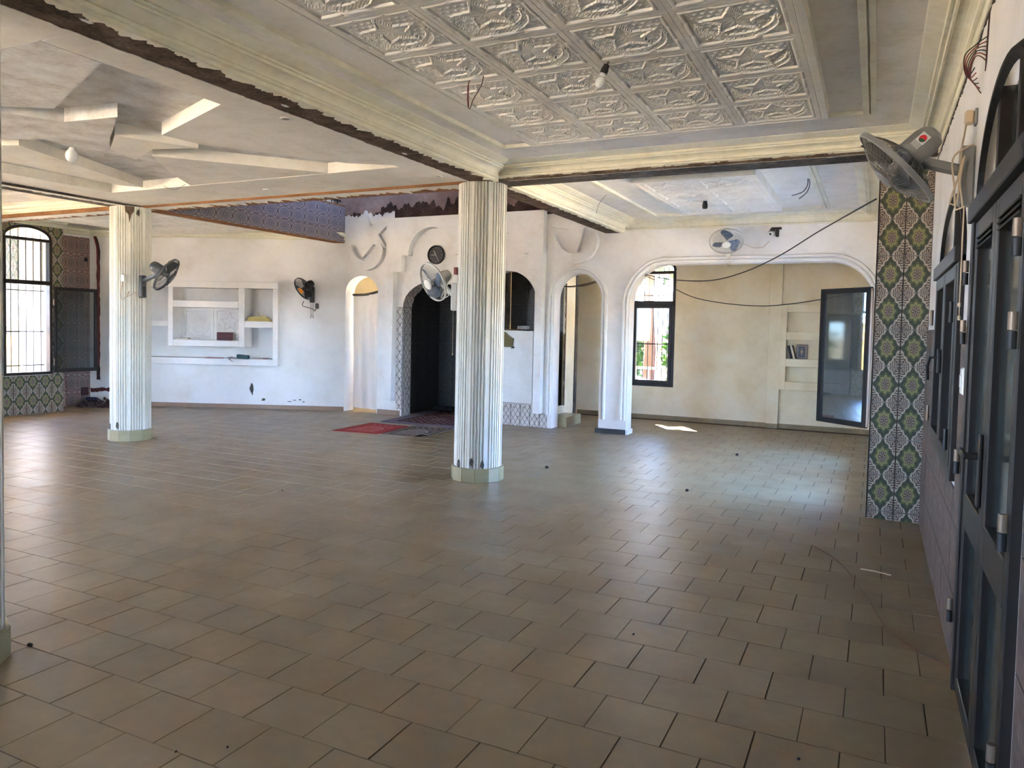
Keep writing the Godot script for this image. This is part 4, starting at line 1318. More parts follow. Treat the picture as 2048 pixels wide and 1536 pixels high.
	var d := setting("door_1", "brown metal double door with glass panels under an arch, at the right edge", "door")
	var fd := G.new()
	bar_box(fd, xd, 0.0, 0.0, 0.06, 2.04, -0.08, 0.03)
	bar_box(fd, xd, 1.26, 0.0, 1.32, 2.04, -0.08, 0.03)
	bar_box(fd, xd, 0.0, 1.975, 1.32, 2.05, -0.08, 0.045)
	part("frame", fd, mats.frame_brown, d)
	for k in 2:
		var x0 := 0.065 + k * 0.598
		var x1 := x0 + 0.592
		var lg := ring_frame(xd, x0, 0.02, x1, 1.97, 0.07, -0.03, 0.02)
		bar_box(lg, xd, x0 + 0.07, 0.72, x1 - 0.07, 0.86, -0.03, 0.02)
		for y: float in [1.86, 1.88, 1.90]:
			bar_box(lg, xd, x0 + 0.07, y - 0.004, x1 - 0.07, y + 0.004, 0.0, 0.026)
		var leaf := part("leaf", lg, mats.frame_brown, d)
		pane(leaf, xd, x0 + 0.065, 0.09, x1 - 0.065, 0.725, -0.005, mats.textured_pane)
		pane(leaf, xd, x0 + 0.065, 0.855, x1 - 0.065, 1.905, -0.005, mats.textured_pane)
		for y: float in [0.28, 0.92, 1.47, 1.72]:
			for e in 2:
				var h := G.new()
				var hx := 0.012 if k == 0 else 1.31
				h.tube([xd * Vector3(hx, y + e * 0.052, 0.044), xd * Vector3(hx, y + 0.049 + e * 0.052, 0.044)], 0.0125, 8)
				part("hinge", h, mats.black_plastic if e == 0 else mats.bright_metal, leaf)
	var dh := G.new()
	dh.obox(xd * Transform3D(Basis(), Vector3(0.62, 1.03, 0.028)), Vector3(0.04, 0.26, 0.014), 0.004)
	dh.obox(xd * Transform3D(Basis(), Vector3(0.62, 1.08, 0.055)), Vector3(0.022, 0.022, 0.05), 0.004)
	dh.obox(xd * Transform3D(Basis(), Vector3(0.56, 1.08, 0.075)), Vector3(0.14, 0.024, 0.016), 0.004)
	part("handle", dh, mats.frame_brown, d, "lever handle")
	part("arch_frame", band_shape(arch_pts(0.0, 1.32, 2.035, 2.45, 0.66, 12), -0.05, 0.055, xd, 0.02), mats.frame_dark, d)
	ga = G.new()
	ap = PackedVector2Array()
	for q: Vector2 in arch_pts(0.03, 1.29, 2.05, 2.42, 0.62, 8):
		if ap.is_empty() or ap[-1].distance_to(q) > 0.003:
			ap.append(q)
	ga.prism(ap, xd.translated_local(Vector3(0, 0, -0.05)), 0.006)
	part("pane", ga, mats.textured_pane, d)
	mull = G.new()
	bar_box(mull, xd, 0.40, 2.04, 0.425, 2.42, -0.06, 0.0)
	bar_box(mull, xd, 0.86, 2.04, 0.885, 2.42, -0.06, 0.0)
	part("mullion", mull, mats.frame_brown, d)

# ---------------------------------------------------------------- wall shelves
func build_shelves() -> void:
	var t := setting("shelf_unit", "built-in white plaster shelf unit with open compartments on the slanting wall", "shelf")
	var xs := Transform3D(Basis(Vector3(0.913, 0, -0.408), Vector3.UP, Vector3(0.408, 0, 0.913)), Vector3(-8.18, 0, ZM))   # x runs to the right, so places along the wall are negative
	var dp := 0.10
	var bk := -0.26
	var m: Material = mats.white_plaster
	# outer frame and inner box, each board a part
	var boards := [["board", -3.75, 2.075, -1.13, 2.18], ["board", -3.75, 0.752, -1.13, 0.865], ["board", -1.22, 0.865, -1.13, 2.075], ["board", -3.75, 0.865, -3.66, 2.075],
		["board", -3.045, 1.066, -2.96, 2.075], ["board", -1.815, 1.066, -1.71, 2.075], ["shelf", -2.96, 1.735, -1.815, 1.85], ["shelf", -2.96, 1.066, -1.815, 1.175], ["shelf", -1.71, 1.405, -1.22, 1.515], ["shelf", -3.66, 1.40, -3.045, 1.495]]
	for b in boards:
		var g := G.new()
		bar_box(g, xs, b[1], b[2], b[3], b[4], bk, dp, 0.004)
		part(b[0], g, m, t)
	var bg := G.new()
	bar_box(bg, xs, -3.75, 0.752, -1.13, 2.18, bk - 0.04, bk, 0.0)
	part("back_panel", bg, m, t)
	for k in 2:
		var o := part("relief_panel", relief_mesh(0.56, 56), m, t)
		o.transform = xs * Transform3D(Basis(Vector3(1, 0, 0), Vector3(0, 0, -1), Vector3(0, 1, 0)), Vector3(-2.958 + 0.57 * k, 1.175, bk + 0.004))
	# things on the shelves
	var red := mat("red_cover", c3(0.30, 0.06, 0.07), 0.55)
	var page := mat("paper", c3(0.80, 0.76, 0.68), 0.9)
	for k in 6:
		var b := thing("book", ["lowest", "second lowest", "third lowest", "third highest", "second highest", "topmost"][k] + " dark red book of the stack on the middle shelf", "book", xs * Vector3(-2.03, 1.176 + 0.0235 * k, 0.085), "red books stacked on the middle shelf")
		b.transform.basis = xs.basis * Basis(Vector3.UP, rng.randf_range(-0.04, 0.04) + (0.06 if k == 5 else 0.0))
		var g := G.new()
		g.box(Vector3(-0.14, 0, -0.065), Vector3(0.14, 0.0035, 0.065)); g.box(Vector3(-0.14, 0.019, -0.065), Vector3(0.14, 0.0225, 0.065)); g.box(Vector3(-0.14, 0, 0.062), Vector3(0.14, 0.0225, 0.066), 0.001)
		part("cover", g, red, b)
		g = G.new()
		g.box(Vector3(-0.135, 0.0035, -0.062), Vector3(0.137, 0.019, 0.061))
		part("pages", g, page, b)
	for k in 2:
		var b := thing("book", ["thin dark book lying at the left end of the middle shelf", "pale book lying under the thin dark book"][1 - k], "book", xs * Vector3(-2.79, 1.176 + 0.016 * k, 0.08))
		b.transform.basis = xs.basis * Basis(Vector3.UP, 0.1 * k)
		var g := G.new()
		g.box(Vector3(-0.11, 0, -0.05), Vector3(0.11, 0.003, 0.05)); g.box(Vector3(-0.11, 0.012, -0.05), Vector3(0.11, 0.015, 0.05))
		part("cover", g, mat("plum_cover", c3(0.18, 0.10, 0.11), 0.6) if k == 1 else page, b)
		g = G.new()
		g.box(Vector3(-0.105, 0.003, -0.047), Vector3(0.105, 0.012, 0.048))
		part("pages", g, page, b)
	# folded yellow cloth
	var g2 := G.new()
	for k in 5:
		g2.obox(xs * Transform3D(Basis(Vector3.UP, rng.randf_range(-0.08, 0.08)), Vector3(-1.47 + rng.randf_range(-0.01, 0.01), 1.524 + k * 0.016, 0.075)), Vector3(0.42 - k * 0.03, 0.015, 0.11), 0.007)
	g2.tube([xs * Vector3(-1.42, 1.59, 0.1), xs * Vector3(-1.45, 1.63, 0.11), xs * Vector3(-1.47, 1.67, 0.1)], 0.008, 6)
	g2.tube([xs * Vector3(-1.42, 1.59, 0.1), xs * Vector3(-1.37, 1.62, 0.12), xs * Vector3(-1.30, 1.57, 0.13)], 0.009, 6)
	single("folded_cloth", g2, mat("yellow_cloth", c3(0.74, 0.68, 0.42), 0.9), "folded yellow cloth on the small right-hand shelf", "cloth")
	g2 = G.new()
	g2.obox(xs * Transform3D(Basis(Vector3.UP, 0.1), Vector3(-2.23, 0.872, 0.085)), Vector3(0.28, 0.012, 0.09), 0.002)
	single("booklet", g2, mat("pink_cover", c3(0.62, 0.35, 0.33), 0.7), "thin pink booklet lying on the lowest shelf", "book")
	g2 = G.new()
	g2.obox(xs * Transform3D(Basis(Vector3.FORWARD, 0.06), Vector3(-1.73, 0.902, 0.10)), Vector3(0.21, 0.07, 0.08), 0.012)
	var teal := single("box", g2, mat("teal_box", c3(0.10, 0.26, 0.27), 0.6), "small teal box on the lowest shelf", "box")
	g2 = G.new()
	for k in 5:
		g2.tube([xs * Vector3(-1.84, 0.885, 0.11), xs * Vector3(-1.92 - k * 0.02, 0.88 + 0.01 * (k % 3), 0.13), xs * Vector3(-1.96 + 0.02 * k, 0.85 - 0.01 * k, 0.155)], 0.004, 5)
	single("string", g2, mat("twine", c3(0.45, 0.38, 0.32), 0.9), "tangle of string hanging beside the teal box", "string")
	g2 = G.new()
	for k in 4:
		g2.obox(xs * Transform3D(Basis(Vector3.UP, -0.15 + 0.1 * k), Vector3(-1.44, 0.869 + k * 0.006, 0.11)), Vector3(0.30 - 0.02 * k, 0.005, 0.08), 0.001)
	single("papers", g2, mat("pale_paper", c3(0.72, 0.64, 0.60), 0.9), "loose pale papers at the right end of the lowest shelf", "paper")
	g2 = G.new()
	g2.tube([xs * Vector3(-1.36, 0.885, 0.14), xs * Vector3(-1.31, 0.875, 0.155), xs * Vector3(-1.27, 0.90, 0.14)], 0.008, 6, 0.004)
	single("ribbon", g2, mat("red_ribbon", c3(0.42, 0.14, 0.13), 0.8), "red ribbon on the papers of the lowest shelf", "ribbon")
	# shelves of the back aisle
	var a := setting("shelf_unit_back", "cream built-in shelves with three niches on the far back wall", "shelf")
	var za := ZB
	for b in [[-1.33, 0.622, -1.24, 1.945], [-0.42, 0.622, -0.33, 1.945], [-1.24, 1.83, -0.42, 1.945], [-1.24, 1.40, -0.42, 1.52], [-1.24, 0.985, -0.42, 1.105], [-1.24, 0.622, -0.42, 0.75]]:
		g2 = G.new()
		g2.box(Vector3(b[0], b[1], za), Vector3(b[2], b[3], za + 0.13), 0.004)
		part("board", g2, mats.cream_plaster, a)
	var gold := tex_mat("holy_book_cover", paint(96, 128, func(u: float, v: float) -> Color:
		var e := minf(minf(u, 1.0 - u) * 0.75, minf(v, 1.0 - v))
		if e < 0.03:
			return c3(0.13, 0.08, 0.07)
		if e < 0.12:
			return c3(0.52, 0.40, 0.33) if fmod((u * 0.75 + v) * 30.0, 1.0) > 0.3 else c3(0.35, 0.24, 0.2)
		var d := Vector2((u - 0.5) * 0.75, v - 0.5).length()
		if d < 0.11:
			return c3(0.62, 0.44, 0.25)
		if absf(u - 0.5) < 0.03 and absf(v - 0.5) < 0.26:
			return c3(0.6, 0.55, 0.5)
		return c3(0.05, 0.04, 0.045)), 0.4)
	var q := thing("book", "black book with a gold medallion standing in the middle niche of the back shelves", "book", Vector3(-1.02, 1.106, za + 0.06))
	g2 = G.new()
	g2.box(Vector3(-0.075, 0, -0.02), Vector3(0.085, 0.225, 0.006), 0.002)
	part("block", g2, mat("black_cover", c3(0.06, 0.05, 0.05), 0.5), q)
	var cv := part("cover", tile_mesh(0.156, 0.22, Rect2(0, 0, 1, 1), 0.003), gold, q)
	cv.position = Vector3(-0.073, 0.0025, 0.006)
	for k in 2:
		q = thing("book", ["dark book leaning in the middle niche of the back shelves", "cream spined book leaning in the middle niche of the back shelves"][k], "book", Vector3(-1.215 + 0.04 * k, 1.106, za + 0.06))
		g2 = G.new()
		g2.obox(Transform3D(Basis(Vector3.BACK, 0.26), Vector3(0.03, 0.103, 0)), Vector3(0.03, 0.205, 0.12), 0.004)
		part("block", g2, mat("dark_cover", c3(0.08, 0.09, 0.085), 0.6) if k == 0 else page, q)
		if k == 1:
			g2 = G.new()
			g2.obox(Transform3D(Basis(Vector3.BACK, 0.26), Vector3(0.049, 0.108, 0)), Vector3(0.008, 0.215, 0.125), 0.002)
			part("cover", g2, mats.dark_cover, q)

# ---------------------------------------------------------------- fans
# centre of the cage, its forward direction, the point of the wall and the wall's normal
func fan(label: String, centre: Vector3, dir: Vector3, wall_at: Vector3, wall_n: Vector3, look: Dictionary, box_down := 0.16) -> Node3D:
	var t := thing("wall_fan", label, "fan", wall_at, "wall fans of the hall")
	var inv := Transform3D(Basis(), -wall_at)
	var f := facing(centre, dir)              # y axis forwards
	var r: float = look.get("r", 0.2)
	var cage: Material = mats[look.cage]
	var body: Material = mats[look.body]
	var g := G.new()
	g.lathe([Vector2(r, -0.014), Vector2(r + 0.008, -0.010), Vector2(r + 0.008, 0.010), Vector2(r, 0.014), Vector2(r - 0.004, 0.0), Vector2(r, -0.014)], inv * f, 40)
	part("rim", g, mats[look.get("rim", look.cage)], t)
	for side in 2:
		g = G.new()
		var sg := 1.0 if side == 0 else -1.0
		var wires := 54
		for k in wires:
			var a := TAU * k / wires
			var pts := []
			for s in 5:
				var q := s / 4.0
				var rr := lerpf(0.05, r, q)
				pts.append(inv * f * Vector3(cos(a + (0.25 * (1.0 - q) if side == 0 else 0.0)) * rr, sg * (0.068 * cos(q * PI / 2) + 0.002), sin(a + (0.25 * (1.0 - q) if side == 0 else 0.0)) * rr))
			g.tube(pts, look.get("wire", 0.0011), 4)
		for q: float in [0.35, 0.7]:
			var pts := []
			for k in 37:
				var a := TAU * k / 36
				var rr := lerpf(0.05, r, q)
				pts.append(inv * f * Vector3(cos(a) * rr, sg * (0.068 * cos(q * PI / 2) + 0.002), sin(a) * rr))
			g.tube(pts, 0.0014, 4)
		part("front_guard" if side == 0 else "rear_guard", g, cage, t)
	g = G.new()
	g.lathe([Vector2(0, 0.082), Vector2(0.03, 0.081), Vector2(0.05, 0.076), Vector2(0.056, 0.066), Vector2(0.05, 0.06), Vector2(0, 0.06)], inv * f, 24)
	part("hub_cap", g, mats[look.hub], t)
	for k in 3:
		g = G.new()
		var a0: float = TAU * k / 3 + look.get("turn", 0.4)
		var n := 7
		var rows := []
		for i in n + 1:
			var q := float(i) / n
			var rr := lerpf(0.025, r * 0.86, q)
			var wd := lerpf(0.35, 0.62, sin(minf(1.0, q * 1.3) * PI / 2)) * (1.0 if q < 0.8 else lerpf(1.0, 0.55, (q - 0.8) / 0.2))
			var row := []
			for j in 4:
				var s := j / 3.0 - 0.5
				var a: float = a0 + s * wd * 1.9
				row.append(inv * f * Vector3(cos(a) * rr, s * 0.055 * (0.4 + q), sin(a) * rr))
			rows.append(row)
		for i in n:
			for j in 3:
				for lift: float in [0.0, 0.0025]:
					var up := f.basis.y * lift
					g.quad(rows[i][j] + up, rows[i][j + 1] + up, rows[i + 1][j + 1] + up, rows[i + 1][j] + up, f.basis.y * (1.0 if lift > 0 else -1.0))
		part("blade", g, mats[look.blade], t)
	g = G.new()
	g.lathe([Vector2(0, 0.03), Vector2(0.028, 0.028), Vector2(0.03, -0.03), Vector2(0.055, -0.055), Vector2(0.068, -0.075), Vector2(0.066, -0.16), Vector2(0.055, -0.20), Vector2(0.03, -0.218), Vector2(0, -0.22)], inv * f, 28)
	part("motor_housing", g, body, t)
	# neck, arm and the control box on the wall
	var neck := centre - dir.normalized() * 0.12 + Vector3.DOWN * 0.05
	var arm0 := wall_at + wall_n * 0.05
	g = G.new()
	g.tube([inv * (centre - dir.normalized() * 0.12), inv * neck, inv * (neck.lerp(arm0, 0.25) + Vector3.DOWN * 0.02)], 0.026, 10)
	part("neck", g, body, t)
	g = G.new()
	var ax := (arm0 - neck)
	g.obox(inv * frame((neck + arm0) * 0.5 + Vector3.DOWN * 0.012, ax, Vector3.UP), Vector3(ax.length() + 0.03, 0.05, 0.04), 0.012)
	part("arm", g, body, t)
	g = G.new()
	g.lathe([Vector2(0, 0.026), Vector2(0.012, 0.025), Vector2(0.013, 0.02), Vector2(0.008, 0.0)], inv * facing(neck + Vector3.DOWN * 0.015, Vector3.UP.cross(ax).normalized() if ax.cross(Vector3.UP).dot(Vector3(0, 0, 1)) < 0 else ax.cross(Vector3.UP).normalized()), 12)
	part("pivot_screw", g, mats.black_plastic, t)
	g = G.new()
	g.obox(inv * frame(wall_at + wall_n * 0.03 + Vector3.DOWN * (box_down - 0.12), wall_n.cross(Vector3.UP), Vector3.UP), Vector3(0.075, 0.27, 0.06), 0.008)
	var bx := part("control_box", g, body, t)
	if look.get("panel", false):
		g = G.new()
		g.obox(inv * frame(wall_at + wall_n * 0.062 + Vector3.DOWN * (box_down - 0.06), wall_n.cross(Vector3.UP), Vector3.UP), Vector3(0.05, 0.12, 0.008), 0.003)
		part("control_panel", g, mats.black_plastic, bx)
	for k in look.get("cords", 0):
		g = G.new()
		var p: Vector3 = inv * (wall_at + wall_n * 0.035 + wall_n.cross(Vector3.UP) * (0.022 * (k - 1)) + Vector3.DOWN * (box_down + 0.01))
		var ln: float = look.get("cord", 0.2) * (1.0 - 0.12 * (k % 2))
		g.tube([p, p + Vector3.DOWN * ln], 0.0022, 5)
		g.lathe([Vector2(0, 0), Vector2(0.006, -0.004), Vector2(0.007, -0.02), Vector2(0, -0.026)], Transform3D(Basis(), p + Vector3.DOWN * ln), 8)
		part("pull_cord", g, mats[look.get("cordmat", "cable_cream")], t)
	return t
func lead(called: String, pts: Array, r: float, m: String, label: String, cat := "cable") -> MeshInstance3D:
	var c := Curve3D.new()
	for k in pts.size():
		var d: Vector3 = (pts[mini(k + 1, pts.size() - 1)] - pts[maxi(k - 1, 0)]) * 0.17
		c.add_point(pts[k], -d, d)
	c.bake_interval = 0.03
	var g := G.new()
	g.tube(Array(c.get_baked_points()), r, 6)
	return single(called, g, mats[m], label, cat)
func build_fans() -> void:
	# right wall, close to the camera
	var t := fan("large grey wall fan near the ceiling of the right wall, tilted down", Vector3(0.055, 2.285, -4.02), Vector3(-0.726, -0.689, -0.008), Vector3(XR, 2.27, -4.06), Vector3.LEFT, {"r": 0.215, "cage": "grey_wire", "rim": "grey_plastic", "body": "grey_plastic", "hub": "grey_plastic", "blade": "slate_plastic", "wire": 0.0013, "cords": 2, "cord": 0.5, "cordmat": "cable_cream"}, 0.16)
	var motor := Vector3(0.055, 2.285, -4.02) - Vector3(-0.726, -0.689, -0.008).normalized() * 0.13
	var stick := tex_mat("fan_sticker", paint(96, 64, func(u: float, v: float) -> Color:
		var p := Vector2((u - 0.66) * 1.5, v - 0.5)
		if p.length() < 0.36:
			if p.y > 0.25 * sin(p.x * 8.0):
				return c3(0.10, 0.28, 0.16) if p.x < 0.0 else c3(0.72, 0.05, 0.12)
			return c3(0.72, 0.05, 0.12) if p.length() > 0.1 or p.x > 0 else c3(0.85, 0.85, 0.85)
		if u < 0.36 and fmod(v * 6.0, 1.0) > 0.45 and fmod(u * 17.0, 1.0) > 0.35:
			return c3(0.25, 0.25, 0.25)
		return c3(0.78, 0.77, 0.76)), 0.4)
	var side := (Vector3(0.0, 0.15, 0.0) + Vector3(-0.02, 0.0, 0.99)).normalized()
	var fwd := Vector3(-0.726, -0.689, -0.008).normalized()
	side = (side - fwd * side.dot(fwd)).normalized()
	var sk := part("sticker", tile_mesh(0.075, 0.045, Rect2(0, 0, 1, 1), 0.001, 0.0005), stick, t, "white sticker with a red and green round emblem")
	sk.transform = Transform3D(Basis(), -Vector3(XR, 2.27, -4.06)) * Transform3D(Basis(-fwd, side.cross(-fwd), side), motor + side * 0.0675 + fwd * 0.03 - side.cross(-fwd) * 0.022)
	lead("power_cable", [Vector3(0.33, 2.47, -4.04), Vector3(0.325, 2.42, -4.04), Vector3(0.315, 2.35, -4.02), Vector3(0.31, 2.20, -3.99), Vector3(0.30, 2.09, -3.985), Vector3(0.275, 2.10, -3.98), Vector3(0.30, 2.2, -3.98), Vector3(0.325, 2.31, -3.985), Vector3(0.31, 2.2, -3.975), Vector3(0.325, 2.08, -3.98), Vector3(0.30, 2.07, -3.98), Vector3(0.29, 2.18, -3.985), Vector3(0.28, 2.30, -3.99), Vector3(0.33, 2.35, -4.0), Vector3(0.36, 2.36, -4.01)], 0.0042, "cable_cream", "cream power cable coiled beside the large fan on the right wall")
	var plug := thing("wall_plug", "cream plug in a wall socket above the large right fan", "plug", Vector3(XR, 2.49, -4.04))
	var g := G.new()
	g.box(Vector3(-0.012, -0.035, -0.03), Vector3(0, 0.035, 0.03), 0.003)
	part("socket", g, mats.grey_plastic, plug)
	g = G.new()
	g.box(Vector3(-0.05, -0.03, -0.022), Vector3(-0.012, 0.03, 0.022), 0.008)
	part("plug_body", g, mats.cable_cream, plug)
	# middle column
	fan("white fan with blue blades on the middle column", Vector3(-3.95, 1.935, -6.45), Vector3(-0.40, -0.40, 0.83), Vector3(-3.70, 1.83, -6.50), Vector3(-0.9, 0, 0.43).normalized(), {"r": 0.195, "cage": "pale_wire", "rim": "white_plastic", "body": "white_plastic", "hub": "white_plastic", "blade": "blue_plastic", "wire": 0.0008, "cords": 1, "cord": 0.42, "turn": 1.9})
	lead("power_cable", [Vector3(-3.74, 1.93, -6.44), Vector3(-3.79, 1.87, -6.4), Vector3(-3.74, 1.80, -6.40), Vector3(-3.82, 1.78, -6.4), Vector3(-3.76, 1.90, -6.40), Vector3(-3.72, 1.98, -6.42), Vector3(-3.70, 2.02, -6.44)], 0.004, "white_plastic", "white cable looped behind the fan of the middle column")
	g = G.new()
	g.obox(Transform3D(Basis(), Vector3(-3.685, 2.04, -6.45)), Vector3(0.04, 0.07, 0.05), 0.006)
	single("switch_box", g, mats.cable_red, "small red box on the middle column above the fan", "switch")
	# left column
	fan("slate grey fan on the right side of the left column", Vector3(-7.62, 2.045, -6.36), Vector3(0.725, -0.55, -0.411), Vector3(-8.12, 1.99, -6.40), Vector3.RIGHT, {"r": 0.215, "cage": "dark_wire", "rim": "slate_plastic", "body": "slate_plastic", "hub": "slate_plastic", "blade": "slate_plastic", "panel": true}, 0.2)
	plug = thing("wall_plug", "white plug and dangling cable on the left column", "plug", Vector3(-8.20, 2.0, -6.245))
	g = G.new()
	g.box(Vector3(-0.03, -0.04, 0), Vector3(0.03, 0.04, 0.04), 0.006)
	part("plug_body", g, mats.white_plastic, plug)
	lead("power_cable", [Vector3(-8.20, 1.96, -6.21), Vector3(-8.2, 1.84, -6.19), Vector3(-8.17, 1.74, -6.18), Vector3(-8.09, 1.80, -6.2), Vector3(-8.10, 1.84, -6.22), Vector3(-8.15, 1.76, -6.2), Vector3(-8.05, 1.84, -6.28)], 0.0045, "cable_cream", "cream cable looped below the fan of the left column")
	# shelf wall
	var s0 := Vector3(-8.18, 0, ZM)
	var sx := Vector3(-0.913, 0, 0.408)
	var sn := Vector3(0.408, 0, 0.913)
	fan("dark fan with an orange hub on the white wall right of the shelves", s0 + sx * 0.64 + sn * 0.26 + Vector3(0, 2.08, 0), Vector3(-0.195, -0.534, 0.816), s0 + sx * 0.56 + sn * 0.0 + Vector3(0, 2.03, 0), sn, {"r": 0.2, "cage": "dark_wire", "rim": "charcoal_plastic", "body": "charcoal_plastic", "hub": "orange_plastic", "blade": "charcoal_plastic", "cords": 3, "cord": 0.24, "cordmat": "cable_black", "turn": 1.2})
	lead("power_cable", [s0 + sx * 0.70 + sn * 0.05 + Vector3(0, 1.88, 0), s0 + sx * 0.72 + sn * 0.05 + Vector3(0, 1.80, 0), s0 + sx * 0.62 + sn * 0.06 + Vector3(0, 1.77, 0), s0 + sx * 0.53 + sn * 0.06 + Vector3(0, 1.74, 0), s0 + sx * 0.51 + sn * 0.04 + Vector3(0, 1.71, 0), s0 + sx * 0.48 + sn * 0.03 + Vector3(0, 1.78, 0)], 0.006, "cable_black", "black cable looped under the orange-hubbed fan")
	g = G.new()
	g.obox(frame(s0 + sx * 0.475 + sn * 0.025 + Vector3(0, 1.80, 0), sx, Vector3.UP), Vector3(0.05, 0.09, 0.05), 0.01)
	single("wall_plug", g, mats.charcoal_plastic, "black plug beside the orange-hubbed fan", "plug")
	# arcade wall
	fan("white fan with blue blades above the wide arch", Vector3(-1.795, 2.685, -10.22), Vector3(0.135, -0.753, 0.64), Vector3(-1.80, 2.68, ZM), Vector3.BACK, {"r": 0.21, "cage": "pale_wire", "rim": "pale_wire", "body": "white_plastic", "hub": "white_plastic", "blade": "blue_plastic", "wire": 0.0007, "turn": -1.57, "cords": 2, "cord": 0.12})
	lead("power_cable", [Vector3(-1.72, 2.70, ZM + 0.02), Vector3(-1.58, 2.66, ZM + 0.015), Vector3(-1.50, 2.62, ZM + 0.015), Vector3(-1.42, 2.615, ZM + 0.02), Vector3(-1.36, 2.625, ZM + 0.015), Vector3(-1.33, 2.66, ZM + 0.012), Vector3(-1.29, 2.70, ZM + 0.01)], 0.004, "cable_cream", "thin cable knotted between the arcade fan and the small camera")
	var cm := thing("wall_camera", "small white camera on a black bracket above the wide arch", "camera", Vector3(-1.235, 2.80, ZM))
	g = G.new()
	g.box(Vector3(-0.04, 0.045, 0), Vector3(0.09, 0.075, 0.03), 0.006); g.box(Vector3(0.02, -0.05, 0.0), Vector3(0.06, 0.06, 0.05), 0.006); g.box(Vector3(-0.05, 0.02, 0.0), Vector3(0.0, 0.06, 0.045), 0.01)
	part("bracket", g, mats.black_plastic, cm)
	g = G.new()
	g.lathe([Vector2(0, 0.13), Vector2(0.03, 0.128), Vector2(0.036, 0.11), Vector2(0.036, 0.01), Vector2(0, 0.0)], facing(Vector3(-0.02, 0.0, 0.01), Vector3(-0.1, -0.2, 1)), 16)
	part("body", g, mats.white_plastic, cm)
	g = G.new()
	g.lathe([Vector2(0, 0.135), Vector2(0.013, 0.135), Vector2(0.016, 0.128), Vector2(0, 0.128)], facing(Vector3(-0.02, 0.0, 0.01), Vector3(-0.1, -0.2, 1)), 12)
	part("lens", g, mats.black_plastic, cm)

# ---------------------------------------------------------------- lamps, wires
func bulb(label: String, at: Vector3, hang: float, tilt: Vector3, size: float) -> void:
	var t := thing("light_bulb", label, "light bulb", at)
	var d := (Vector3.DOWN + tilt).normalized()
	var g := G.new()
	g.tube([Vector3.ZERO, d * hang * 0.5 + Vector3(0.006, 0, 0), d * hang], 0.0025, 5)
	g.tube([Vector3(0.012, 0, 0.005), d * hang * 0.5, d * hang], 0.0025, 5)
	part("wire", g, mats.cable_black, t)
	var f := facing(d * hang, d, Vector3(0.3, 0, 1))
	g = G.new()
	g.lathe([Vector2(0, 0), Vector2(0.016, 0.002), Vector2(0.018, 0.02), Vector2(0.021, 0.03), Vector2(0.02, 0.052), Vector2(0, 0.052)], f, 16)
	part("socket", g, mats.black_plastic, t)
	g = G.new()
	var prof := [Vector2(0.0, 0.05), Vector2(0.018, 0.05), Vector2(0.02, 0.062)]
	for k in 9:
		var a := PI * (0.18 + 0.82 * k / 8.0)
		prof.append(Vector2(sin(a) * size * 0.5, 0.062 + size * 0.62 - cos(a) * size * 0.62 * (1.0 if k > 3 else 0.98)))
	g.lathe(prof, f, 24)
	part("globe", g, mats.bulb_glass, t)
